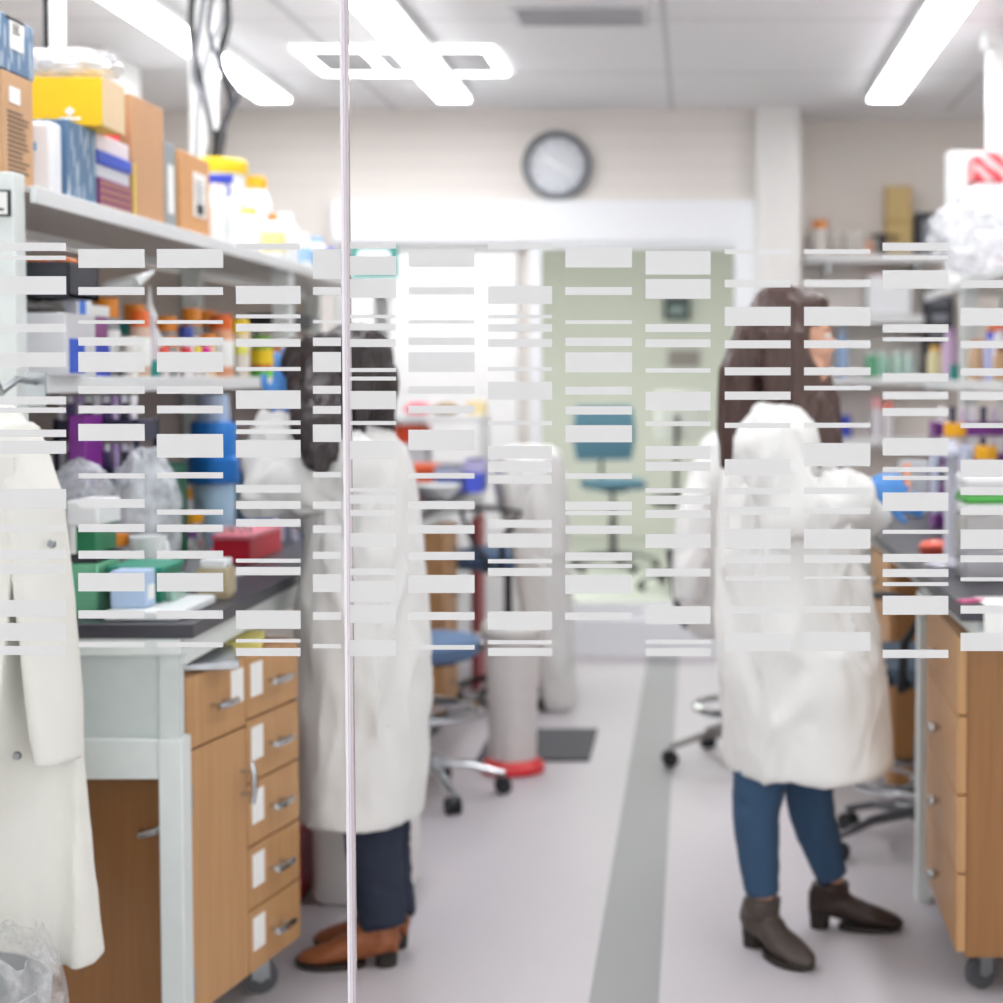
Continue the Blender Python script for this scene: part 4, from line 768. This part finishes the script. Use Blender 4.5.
# ---- right worktop
rack_tower('purple vial rack tower on the right worktop', XP(934, 6.0), XP(934, 6.0)+.33, 5.95, 6.12, ZRB, 4, .105, PURP)
for i in range(2, 4):
    vials('white or dark vial in the purple rack tower at right', 'vials in the right rack tower', XP(936, 6.0), XP(934, 6.0)+.32, 5.965, ZRB+i*.105+.045, 9, .056, .011, [('#e9e6f0', '#f4f2f6'), ('#2c2c50', '#38385c'), ('#d8c8e4', '#e9e2ee')])
for px, py, Y, d in ((955, 429, 5.85, 'left'), (986, 452, 5.75, 'right')):
    t = P(px, py, Y); bottle('squat jar with golden yellow lid before the purple rack tower, the %s one' % d, t.x, Y, ZRB, .034, t.z-ZRB+.02, mat('#d9d4dc', .3), mat('#f5b219', .4), neck=.95, cap_h=.045, name='jar', cat='jar')
x0 = XP(962, 4.45)
for z0, z1, m, d in ((ZRB, 1.02, mat('#d6d3d8', .15, trans=.5), 'lowest clear tub of the stack on the right worktop'), (1.0205, 1.105, mat('#dedad8', .15, trans=.5), 'second clear tub of the stack on the right worktop'), (1.1055, 1.132, mat('#e9e9ea', .3), 'frosted tray beneath the green strip'),
        (1.1325, 1.155, mat('#54b44e', .45), 'bright green strip tray in the stack on the right worktop'), (1.1555, 1.178, mat('#e4e4e6', .3), 'frosted tray above the green strip'), (1.1785, 1.205, mat('#f5f5f6', .35), 'white lid topmost of the stack on the right worktop')):
    w_ = .11 if '#54b44e' not in str(m.name) else .085
    carton('stacked_tub', d, 'tub', x0, x0+w_+.12, 4.40, 4.56, z0, z1, m, bev=.008, group='tubs stacked on the right worktop')
t = T('red_dish', 'shallow dish of coral red contents near the right worktop edge', 'dish', (XP(935, 4.95), 4.95, ZRB)); c = (XP(936, 4.95), 4.95, ZRB)
M().lathe([(.035, 0), (.048, .03), (.05, .034), (.046, .034), (.03, .01)], c, 26).build('dish', mat('#c95848', .3), t); M().ell((c[0], c[1], c[2]+.036), (.045, .045, .018)).build('contents', mat('#f06a50', .4), t)
t = T('pipette_stand', 'pale lavender pipette stand column rising beside the red dish', 'pipette stand', (XP(951, 4.75), 4.75, ZRB)); c = (XP(951, 4.75), 4.75, ZRB)
M().lathe([(.07, 0), (.072, .008), (.03, .02), (.018, .03), (.016, .33), (.012, .34)], c, 20).build('column', mat('#dcdbe6', .3), t)
M().lathe([(.05, .30), (.052, .305), (.052, .318), (.02, .32)], c, 20).build('carousel', mat('#cfd3e0', .3), t)
for a in (.4, 2.2, 3.6, 5.2): M().tube([(c[0]+.056*math.cos(a), c[1]+.056*math.sin(a), ZRB+.14), (c[0]+.056*math.cos(a), c[1]+.056*math.sin(a), ZRB+.22), (c[0]+.056*math.cos(a), c[1]+.056*math.sin(a), ZRB+.33)], [.004, .010, .012], 10).build('pipette', mat('#c6cbe0', .3), t)
t = carton('grey_instrument', 'low pale grey instrument on the right worktop behind the gloved hand', 'instrument', XP(905, 6.6), XP(905, 6.6)+.16, 6.5, 6.8, ZRB, 1.13, mat('#c9cdd4', .4), parts=[('dark_screen', mat('#3c5058', .3), 'f', .6, .95, .15, .85)])
t = T('paper_sheet', 'white paper with a pink strip hanging over the near end of the right worktop', 'paper', (.71, 3.93, .87)); x0 = XP(986, 3.92)
M().b(x0, x0+.2, 3.925, 3.928, .868, .9395).b(x0, x0+.2, 3.925, 4.06, .938, .9405).build('sheet', PAPER, t)
M().box((x0-.02, 3.99, .941), (.06, .02, .006), rz=.5).build('pink_strip', mat('#e86a9c', .5), t)
# ================================================================ people and hung coats
SKIN = mat('#d9a68c', .55, var=.04, sub=0); LIPS = mat('#b9635c', .5); JEANS = mat('#34506e', .85, var=.10, scale=140, bump=.15); JEANS2 = mat('#232b3d', .85, var=.10, scale=140, bump=.15)
GLOVE = mat('#4f8fd6', .45, var=.05); BOOT = mat('#4a403a', .55, var=.10, scale=25); BOOTD = mat('#33231f', .5, var=.1, scale=25); BOOTB = mat('#94542f', .5, var=.12, scale=18); SOLE = mat('#2c2521', .7)
def hairmat(a, b):
    return mat(a, .42, var=.15, scale=26, stretch=(6, 6, .7), var_hex=b, bump=.5)
HAIR1 = hairmat('#1e1819', '#3a2e2e'); HAIR2 = hairmat('#2c1e1d', '#634840')
def frame(fx, fy):
    f = V((fx, fy, 0)).normalized(); return f, V((-f.y, f.x, 0)), V((0, 0, 1))      # forward, left, up
def basis(f, l, u): return Matrix((f, l, u)).transposed()
def add_head(mb, c, f, l, u):
    """head about .23 high centred on c, looking along f"""
    m = basis(f, l, u); q = lambda a, b, d: c+f*a+l*b+u*d
    mb.ell(q(-.012, 0, .028), (.094, .074, .088), m, 24, 16); mb.ell(q(.022, 0, -.03), (.068, .061, .085), m, 24, 16)
    mb.ell(q(.052, 0, -.092), (.032, .036, .024), m)                                 # chin
    for s in (-1, 1):
        mb.ell(q(.052, s*.036, -.032), (.030, .024, .026), m)                         # cheek
        mb.ell(q(.02, s*.052, -.075), (.04, .014, .026), m)                           # jaw
        mb.ell(q(-.012, s*.072, -.012), (.017, .009, .031), m)                        # ear
        mb.ell(q(.076, s*.026, .024), (.012, .022, .007), m)                          # brow
    mb.ell(q(.080, 0, .012), (.012, .010, .026), m); mb.ell(q(.092, 0, -.016), (.017, .013, .018), m); mb.ell(q(.087, .011, -.022), (.010, .008, .008), m); mb.ell(q(.087, -.011, -.022), (.010, .008, .008), m)
    mb.ell(q(.076, 0, -.054), (.013, .022, .006), m); mb.ell(q(.074, 0, -.066), (.013, .020, .007), m)
def head_parts(t, c, f, l, u):
    m = basis(f, l, u)
    for s in (-1, 1):
        M().ell(c+f*.0705+l*s*.030+u*.004, (.011, .0125, .0085), m, 14, 10).build('eye', mat('#e9e6e2', .2), t)
        o = M().ell(c+f*.0805+l*s*.030+u*.004, (.0022, .0055, .0055), m, 12, 8).build('iris', mat('#3a2a22', .2), t)
        M().tube([c+f*.086+l*s*.012+u*.025, c+f*.087+l*s*.028+u*.031, c+f*.074+l*s*.046+u*.026], [.002, .0035, .0015], 8).build('eyebrow', mat('#3a2a26', .8), t)
    M().ell(c+f*.0815-u*.0575, (.0095, .019, .0048), m, 14, 8).ell(c+f*.0805-u*.0665, (.0095, .017, .0055), m, 14, 8).build('lips', LIPS, t)
def ering(c, rx, ry, n=40, fold=0., k=7, ph=0., sq=1.):
    row = []
    for j in range(n):
        a = 2*math.pi*j/n; ca, sa = math.cos(a), math.sin(a); r = 1+fold*(1+math.sin(k*a+ph))*.5+fold*.4*(1+math.sin((k*2-3)*a+ph*1.7))*.5
        row.append(V((c[0]+rx*r*math.copysign(abs(ca)**sq, ca), c[1]+ry*r*math.copysign(abs(sa)**sq, sa), c[2])))
    return row
def hand(mb, w, d, nrm, curl=1.0, size=1.0, right=True):
    """palm and five fingers from wrist w along d; nrm points out of the palm; fingers curl toward nrm"""
    d = V(d).normalized(); nrm = V(nrm); nrm = (nrm-d*nrm.dot(d)).normalized(); sd = d.cross(nrm)*(1 if right else -1); k = size
    m = basis(d, sd, nrm)
    mb.tube([w-d*.03*k, w+d*.02*k], [.030*k, .030*k], 14, flat=.75)
    mb.ell(w+d*.055*k, (.056*k, .043*k, .018*k), m, 18, 12)
    for i, (off, ln) in enumerate(((-.030, .072), (-.010, .082), (.011, .076), (.030, .060))):
        p = w+d*(.092-.004*abs(i-1))*k+sd*off*k; pts = [p-d*.03*k, p]; a = .25*curl
        for seg in (.44, .32, .24):
            p = p+(d*math.cos(a)+nrm*math.sin(a))*ln*seg*k; pts.append(p); a += .75*curl
        mb.tube(pts, [.0095*k, .0098*k, .0090*k, .0082*k, .0066*k], 10)
    p = w+d*.028*k-sd*.036*k; pts = [w+d*.03*k-sd*.018*k, p+d*.006*k]; dd = (d*.75-sd*.55+nrm*.45*curl).normalized()
    pts += [pts[-1]+dd*.034*k, pts[-1]+dd*.034*k+(d*.85-sd*.1+nrm*.5*curl).normalized()*.030*k]
    mb.tube(pts, [.014*k, .0125*k, .0105*k, .008*k], 10)
def boot(t, ankle, heel, toe, zt, m, heel_h=.035, shaft_r=.047):
    """ankle boot: ankle centre at the shaft top, heel and toe points on the floor"""
    heel, toe = V((heel[0], heel[1], 0)), V((toe[0], toe[1], 0)); d = (toe-heel); L = d.length; d.normalize(); s = V((-d.y, d.x, 0)); up = V((0, 0, 1))
    mb = M(); rs = []
    for u, w, zb, zh in ((.0, .022, heel_h, .10), (.04, .032, heel_h, .125), (.16, .036, heel_h*.95, .125), (.33, .037, heel_h*.7, .115), (.5, .041, .016, .082), (.68, .046, .010, .062), (.84, .040, .010, .048), (.94, .026, .011, .038), (1., .010, .014, .026)):
        c = heel+d*u*L; row = []
        for j in range(20):
            a = 2*math.pi*j/20; row.append(c+s*w*math.cos(a)+up*((zb+zh)/2+(zh-zb)/2*math.sin(a)))
        rs.append(row)
    mb.rings(rs); b0 = heel+d*.19*L
    mb.tube([b0+up*.05, b0+up*.095, V((ankle[0], ankle[1], zt-.02)), V((ankle[0], ankle[1], zt))], [.04, .042, shaft_r, shaft_r*1.04], 20)
    o = remesh(mb, .006, 5, wrinkle(.003, (22, 22, 30), zt)).build('boot', m, t)
    n = 36; so = [[], []]
    for k, z in enumerate((.0, .014)):
        for j in range(n):
            a = 2*math.pi*j/n; u = .66+.345*math.cos(a); w = .045*math.sin(a)*(1-.25*max(0, math.cos(a))**3)
            so[k].append(heel+d*u*L+s*w+up*(z+(.012*max(0, math.cos(a))**4)))
    M().rings(so).build('sole', SOLE, o)
    hb = [[], []]
    for k, (z, g) in enumerate(((.0, .88), (heel_h+.012, 1.))):
        for j in range(20):
            a = 2*math.pi*j/20; hb[k].append(heel+d*(.115+.115*g*math.cos(a))*L+s*.032*g*math.sin(a)+up*z)
    M().rings(hb).build('heel', SOLE, o)
def coat_mesh(rings, sleeves, voxel=.011, amp=.010, seed=1., sc=(7, 7, 3.0), hem=True):
    zh = rings[-1][0].z
    mb = M(); rs = list(rings)
    if hem:
        b = rs[-1]; cx = sum((p.x for p in b), 0)/len(b); cy = sum((p.y for p in b), 0)/len(b)
        rs.append([V((cx+(p.x-cx)*.86, cy+(p.y-cy)*.86, p.z-.001)) for p in b]); rs.append([V((cx+(p.x-cx)*.8, cy+(p.y-cy)*.8, p.z+.12)) for p in b])
    mb.rings(rs)
    for pts, rad in sleeves: mb.tube(pts, rad, 18)
    return remesh(mb, voxel, 4, wrinkle(amp, sc, seed, zh))
def px_rings(Y, rows, folds, n=44):
    out = []
    for py, x0, x1, ry in rows:
        a, b = P(x0, py, Y), P(x1, py, Y); k = folds(py); out.append(ering(((a.x+b.x)/2, Y, a.z), (b.x-a.x)/2, ry, n, k, 6, py*.01))
    return out
# ---------------------------------------------------------------- right person
YR = 4.42
t = T('person', 'standing person with long brown hair, white lab coat and blue jeans at the right bench', 'person', (.19, YR, 0))
f, l, u = frame(1, .16); hc = P(796, 338, YR)
neck = P(783, 408, YR)
bd = M(); add_head(bd, hc, f, l, u)
bd.tube([neck-u*.06, hc-u*.07-f*.012], [.060, .052], 18)
def bring(px, py, rx, ry): c = P(px, py, YR); return ering((c.x, YR, c.z), rx, ry, 28)
bd.rings([bring(780, 412, .045, .06), bring(779, 424, .07, .15), bring(779, 450, .095, .175), bring(783, 500, .105, .15), bring(786, 560, .095, .125), bring(788, 610, .11, .155), bring(790, 660, .125, .17), bring(790, 700, .11, .165)])
sh1, el1, wr1 = P(776, 440, YR-.19), P(798, 522, YR-.24), P(868, 488, YR-.20)
sh2, el2, wr2 = P(782, 440, YR+.19), P(830, 520, YR+.22), P(885, 500, YR+.12)
for a, b, c in ((sh1, el1, wr1), (sh2, el2, wr2)): bd.tube([a, b, c], [.052, .042, .028], 14)
hipA, kneeA, ankA = P(768, 690, YR-.08), P(756, 818, YR-.07), P(762, 897, YR-.05)
hipB, kneeB, ankB = P(800, 690, YR+.08), P(812, 815, YR+.10), P(832, 880, YR+.14)
for a, b, c in ((hipA, kneeA, ankA), (hipB, kneeB, ankB)):
    bd.tube([a, (a+b)/2, b, b*.7+c*.3, c, V((c.x, c.y, .085))], [.078, .070, .050, .047, .030, .026], 16)
me = remesh(bd, .0065, 3); me.build('body', SKIN, t)
head_parts(t, hc, f, l, u)
# jeans
j = M()
for a, b, c in ((hipA, kneeA, ankA), (hipB, kneeB, ankB)): j.tube([a, (a+b)/2, b, b*.65+c*.35, c+u*.01], [.076, .074, .058, .054, .042], 18)
hc2 = (hipA+hipB)/2; j.ell(hc2+u*.02, (.11, .16, .11))
remesh(j, .009, 3, wrinkle(.006, (14, 14, 9), 3.)).build('jeans', JEANS, t)
# boots
g1, g2 = P(752, 938, 4.55), P(812, 967, 4.30)
boot(t, (ankA.x, ankA.y), (ankA.x-.035, ankA.y+.075), (ankA.x+.115, ankA.y-.165), P(760, 897, ankA.y).z, BOOT)
boot(t, (ankB.x, ankB.y), (ankB.x-.06, ankB.y+.012), (ankB.x+.185, ankB.y-.02), P(833, 881, ankB.y).z, BOOTD)
# lab coat
rows = [(404, 766, 800, .075), (413, 750, 812, .15), (424, 742, 822, .195), (445, 735, 828, .215), (480, 728, 834, .215), (530, 725, 848, .205), (580, 723, 864, .205), (640, 723, 874, .215), (690, 724, 882, .225), (730, 726, 888, .23), (766, 729, 890, .235)]
cm = coat_mesh(px_rings(YR, rows, lambda y: .0 if y < 460 else .035*(y-460)/320),
    [([sh1+u*.01+V((-.0, .05, 0)), sh1+V((.0, -.01, -.02)), el1+V((-.012, 0, .01)), el1*.55+wr1*.45+u*.004, wr1-f*.012], [.085, .088, .080, .070, .052]),
     ([sh2+u*.01-V((0, .05, 0)), sh2, el2, el2*.5+wr2*.5, wr2-f*.012], [.085, .088, .078, .066, .05])], amp=.034, seed=2.5)
cm.build('lab_coat', COAT, t)
cl = M(); 
for k, (dz, rx, ry) in enumerate(((.0, .075, .085), (.035, .062, .068), (.05, .058, .064))): pass
c0 = P(783, 404, YR)
M().rings([ering((c0.x, YR, c0.z-.035), .088, .10, 32), ering((c0.x, YR, c0.z+.012), .070, .078, 32), ering((c0.x, YR, c0.z+.03), .066, .072, 32), ering((c0.x, YR, c0.z+.012), .060, .066, 32)], cap=False).build('collar', COAT, t)
# gloved hands
gd = wr1-el1; gd.z = gd.z*.2; gd.normalize()
h1 = M(); hand(h1, wr1, gd, V((0, .85, -.35)), 1.25, .80); remesh(h1, .0038, 2).build('glove', GLOVE, t)
h2 = M(); hand(h2, wr2, V((1, -.2, -.1)), V((0, -.9, -.2)), 1.3, .78, False); remesh(h2, .0038, 2).build('glove', GLOVE, t)
# hair
hm = basis(f, l, u); hr = M(); q = lambda a, b, d: hc+f*a+l*b+u*d
hr.ell(q(-.03, 0, .043), (.100, .090, .092), hm, 24, 16); hr.ell(q(-.055, 0, -.02), (.09, .095, .12), hm, 24, 16)
hr.ell(q(.035, 0, .085), (.05, .06, .03), hm)
def lock(pts, rad): hr.tube(pts, rad, 12)
for px0, px1, px2, dy, r0 in ((760, 742, 738, -.05, .05), (772, 752, 733, -.02, .05), (756, 738, 729, .02, .05), (764, 750, 745, .06, .05)):
    lock([P(px0, 325, YR+dy), P(px1, 375, YR+dy), P(px2, 430, YR+dy), P(px2-6, 470 if dy < .03 else 445, YR+dy-.01)], [r0, .05, .034, .010])
for px0, px1, px2, py2, dy in ((792, 808, 822, 470, -.085), (796, 818, 838, 466, -.07), (786, 800, 814, 440, -.095)):
    lock([P(px0-6, 312, YR+dy*.8), P(px0+0, 350, YR+dy), P(px1-2, 400, YR+dy-.02), P(px2-4, 440, YR+dy-.05), P(px2-4, py2, YR+dy-.06)], [.030, .032, .034, .026, .010])
for px0, px2, dy in ((820, 842, .085), (812, 838, .10)):
    lock([P(px0-18, 315, YR+dy*.8), P(px0-14, 350, YR+dy), P(px0+8, 400, YR+dy), P(px2, 470, YR+dy)], [.03, .03, .032, .010])
lock([P(780, 330, YR-.10), P(778, 370, YR-.10), P(772, 405, YR-.10)], [.04, .042, .02]); lock([P(795, 330, YR-.095), P(800, 370, YR-.10), P(806, 420, YR-.10)], [.03, .035, .02])
def strands(seed, amp=.006):
    def fn(co, n):
        q_ = V((co.x*55+seed, co.y*55, co.z*5)); return amp*(noise.noise(q_)+.6*noise.noise(q_*2.2))
    return fn
remesh(hr, .008, 5, strands(1.)).build('hair', HAIR2, t)
k = M(); gp = wr1+gd*.095
k.tube([gp+V((.005, .012, -.06)), gp+V((.005, .012, .02)), gp+V((.006, .012, .05))], [.008, .012, .010], 12)
k.build('sample_tube', mat('#e8a48a', .4), None, 'pale orange tube held in the right person\'s blue glove', 'tube')
# ---------------------------------------------------------------- left person
YL = 4.40
t = T('person', 'standing person in white lab coat and tan ankle boots reaching up at the left bench', 'person', (-.80, YL, 0))
f, l, u = frame(-1, .55); hc = P(346, 375, YL)
bd = M(); add_head(bd, hc, f, l, u); neck = P(352, 436, YL)
bd.tube([neck-u*.06, hc-u*.07-f*.012], [.058, .050], 18)
def bring(px, py, rx, ry): c = P(px, py, YL); return ering((c.x, YL, c.z), rx, ry, 28)
bd.rings([bring(354, 438, .045, .06), bring(356, 452, .07, .14), bring(360, 480, .09, .165), bring(362, 530, .10, .145), bring(363, 590, .095, .125), bring(364, 640, .11, .15), bring(364, 690, .12, .16), bring(364, 730, .105, .155)])
sh1, el1, wr1 = P(342, 462, YL-.17), P(266, 492, YL-.15), P(283, 414, YL-.05)
sh2, el2, wr2 = P(350, 462, YL+.17), P(300, 500, YL+.26), P(296, 440, YL+.30)
for a, b, c in ((sh1, el1, wr1), (sh2, el2, wr2)): bd.tube([a, b, c], [.050, .040, .027], 14)
hipA, kneeA, ankA = P(368, 720, YL-.075), P(374, 850, YL-.09), P(384, 932, YL-.13)
hipB, kneeB, ankB = P(374, 720, YL+.075), P(384, 850, YL+.08), P(393, 922, YL+.0)
for a, b, c in ((hipA, kneeA, ankA), (hipB, kneeB, ankB)): bd.tube([a, (a+b)/2, b, b*.7+c*.3, c, V((c.x, c.y, .085))], [.078, .068, .048, .046, .030, .026], 16)
remesh(bd, .0065, 3).build('body', SKIN, t); head_parts(t, hc, f, l, u)
j = M()
for a, b, c in ((hipA, kneeA, ankA), (hipB, kneeB, ankB)): j.tube([a, (a+b)/2, b, b*.5+c*.5, c+u*.01], [.093, .085, .068, .062, .060], 18)
j.ell((hipA+hipB)/2+u*.02, (.13, .165, .12)); remesh(j, .009, 3, wrinkle(.005, (12, 12, 14), 5.)).build('trousers', JEANS2, t)
boot(t, (ankA.x, ankA.y), (ankA.x+.035, ankA.y+.0), (ankA.x-.215, ankA.y-.02), P(384, 938, ankA.y).z, BOOTB, .028, .045)
boot(t, (ankB.x, ankB.y), (ankB.x+.038, ankB.y+.005), (ankB.x-.205, ankB.y+.01), P(393, 922, ankB.y).z, BOOTB, .028, .045)
rows = [(428, 338, 380, .07), (438, 328, 392, .14), (450, 322, 400, .18), (472, 318, 406, .195), (520, 313, 413, .19), (580, 306, 419, .185), (650, 301, 423, .19), (720, 300, 424, .19), (775, 300, 424, .195), (812, 303, 421, .20)]
cm = coat_mesh(px_rings(YL, rows, lambda y: .0 if y < 480 else .03*(y-480)/320),
    [([sh1+V((.02, .04, .0)), sh1+V((-.0, -.01, -.01)), sh1*.5+el1*.5, el1+V((-.004, 0, .006)), el1*.45+wr1*.55, wr1-u*.004], [.082, .085, .078, .074, .062, .045]),
     ([sh2+V((.02, -.04, 0)), sh2, el2, el2*.5+wr2*.5, wr2], [.082, .085, .075, .064, .05])], amp=.032, seed=7.5)
cm.build('lab_coat', COAT, t)
c0 = P(357, 430, YL)
M().rings([ering((c0.x, YL, c0.z-.035), .085, .095, 32), ering((c0.x, YL, c0.z+.012), .066, .074, 32), ering((c0.x, YL, c0.z+.03), .063, .07, 32), ering((c0.x, YL, c0.z+.012), .058, .063, 32)], cap=False).build('collar', COAT, t)
h1 = M(); hand(h1, wr1+u*.005, V((.12, .15, 1)), V((-.5, .7, 0)), .55, .98, False); remesh(h1, .0038, 2).build('glove', GLOVE, t)
h2 = M(); hand(h2, wr2, V((-.3, .3, 1)), V((-.5, -.6, 0)), .8, .98); remesh(h2, .0038, 2).build('glove', GLOVE, t)
hm = basis(f, l, u); hr = M(); q = lambda a, b, d: hc+f*a+l*b+u*d
hr.ell(q(-.025, 0, .04), (.105, .092, .09), hm, 24, 16); hr.ell(q(-.05, 0, -.02), (.09, .096, .11), hm, 24, 16); hr.ell(q(.04, .0, .08), (.05, .065, .035), hm)
for a in ([P(318, 340, YL-.085), P(313, 380, YL-.13), P(314, 425, YL-.24), P(321, 474, YL-.30)], [P(306, 345, YL-.05), P(302, 385, YL-.12), P(306, 430, YL-.24), P(312, 470, YL-.29)], [P(330, 335, YL-.10), P(328, 380, YL-.13), P(328, 425, YL-.24), P(331, 462, YL-.29)]):
    hr.tube(a, [.036, .040, .036, .016], 12)
hr.tube([P(300, 340, YL-.02), P(292, 365, YL-.03), P(297, 395, YL-.05)], [.03, .035, .015], 12)
hr.tube([P(370, 350, YL), P(378, 395, YL), P(380, 432, YL-.01), P(376, 446, YL-.02)], [.045, .05, .04, .012], 12); hr.tube([P(355, 340, YL-.09), P(358, 390, YL-.10), P(360, 436, YL-.12)], [.035, .045, .015], 12)
remesh(hr, .008, 5, strands(4.)).build('hair', HAIR1, t)
# ---------------------------------------------------------------- coat hanging at the end of the left bench
YC = 3.30
t = T('hanging_lab_coat', 'off-white lab coat with metal snaps hanging at the near end of the left shelving', 'lab coat', (P(-10, 700, YC).x, YC, .35))
rows = [(406, -22, 14, .035), (413, -50, 20, .055), (430, -72, 28, .075), (470, -85, 39, .085), (520, -95, 52, .09), (580, -100, 62, .09), (640, -104, 70, .09), (720, -108, 77, .095), (800, -112, 87, .095), (880, -116, 97, .10), (956, -120, 106, .10)]
rs = []
for py, x0, x1, ry in rows:
    a, b = P(x0, py, YC), P(x1, py, YC); row = []; n = 90; k = min(1, max(0, (py-410)/200))
    for jn in range(n):
        an = 2*math.pi*jn/n; ca, sa = math.cos(an), math.sin(an); x = (a.x+b.x)/2+(b.x-a.x)/2*ca
        dep = ry*sa*(1+.0*ca)+(-.034*k*math.sin(x*42+.8*math.sin(py*.006))-.012*k*math.sin(x*88+2))*(1 if sa < 0 else .4)
        row.append(V((x, YC+dep, a.z)))
    rs.append(row)
mb = M().rings(rs)
sl = [P(12, 428, YC-.02), P(34, 500, YC-.06), P(46, 600, YC-.075), P(54, 700, YC-.08), P(59, 762, YC-.078)]
mb.tube(sl, [.055, .058, .056, .052, .047], 18, flat=.75)
cm = remesh(mb, .009, 4, wrinkle(.007, (9, 9, 1.6), 4.2)); cm.build('coat', COATC, t)
pl = []
for py, px in ((470, 22), (540, 24), (600, 22), (680, 19), (760, 15), (840, 12), (915, 10)):
    pass
fr = [(455, 26), (540, 25), (620, 22), (700, 19), (790, 15), (870, 12), (930, 10)]
def coat_y(p):
    best = min(cm.v, key=lambda v: (v.x-p.x)**2+(v.z-p.z)**2+(.0 if v.y < YC else 1))
    return best.y
pk = M(); rsl = []
for py, px in fr:
    c = P(px, py, YC); y = coat_y(c)-.009; rsl.append([V((c.x-.018, y+.004, c.z)), V((c.x-.016, y-.004, c.z)), V((c.x+.016, y-.004, c.z)), V((c.x+.018, y+.004, c.z))])
pk.rings(rsl).build('front_placket', COATC, t)
for px, py in ((35, 682), (22, 753), (55, 543), (30, 610)):
    c = P(px, py, YC-.1); y = coat_y(P(px, py, YC))-.002
    M().tube([(c.x, y+.003, c.z), (c.x, y-.004, c.z)], [.0085, .0065], 14).build('snap', mat('#8b8d8e', .3, 1.), t)
c = P(2, 398, YC)
hk = T('coat_hook', 'small metal hook on the left shelf upright holding the lab coat', 'hook', (c.x-.01, 3.5, c.z))
M().b(c.x-.03, c.x+.01, 3.494, 3.4995, c.z-.02, c.z+.05).build('plate', STEEL, hk); M().tube([(c.x-.01, 3.496, c.z+.03), (c.x-.01, 3.40, c.z+.035), (c.x-.01, 3.32, c.z+.01), (c.x-.01, 3.30, c.z+.03)], .007, 10).build('hook', STEEL, hk)
# ---------------------------------------------------------------- coats draped over the two drafting chairs
def draped(label, Y, rows, sleeve, seed, ry):
    """coat hung over a chair back like a hood: outer skin, then an inner one, open below"""
    out, inn = [], []
    for i, (py, x0, x1, k) in enumerate(rows):
        a, b = P(x0, py, Y), P(x1, py, Y); c = ((a.x+b.x)/2, Y, a.z); h = (b.x-a.x)/2
        out.append(ering(c, h, ry*k, 40, .05*min(1, k), 7, py*.008, .8))
        if i: inn.append(ering((c[0], c[1], c[2]-.02), max(.02, h-.032), max(.03, ry*k-.032), 40, 0, 7, 0, .8))
    mb = M().rings(out+inn[::-1])
    for pts, rad in sleeve: mb.tube(pts, rad, 16)
    return remesh(mb, .011, 3, wrinkle(.016, (7, 7, 3.4), seed)).build('draped_lab_coat', COAT, None, label, 'lab coat')
draped('white lab coat draped over the back of the blue-seated drafting chair', 7.68,
    [(447, 512, 550, .6), (455, 500, 560, .9), (480, 497, 564, 1), (520, 508, 566, 1), (560, 516, 568, 1), (610, 524, 570, 1), (650, 531, 572, .95), (700, 545, 573, .8), (712, 549, 571, .6)],
    [], 3.3, .235)
draped('white lab coat draped over the drafting chair behind the right person', 6.31,
    [(434, 710, 760, .5), (444, 702, 778, .8), (470, 698, 790, 1), (520, 692, 792, 1), (570, 685, 792, 1.1), (610, 684, 790, 1.1), (632, 694, 786, .95)],
    [([P(704, 465, 6.26), P(694, 520, 6.16), P(690, 570, 6.12), P(688, 600, 6.12)], [.05, .06, .06, .05])], 6.1, .13)
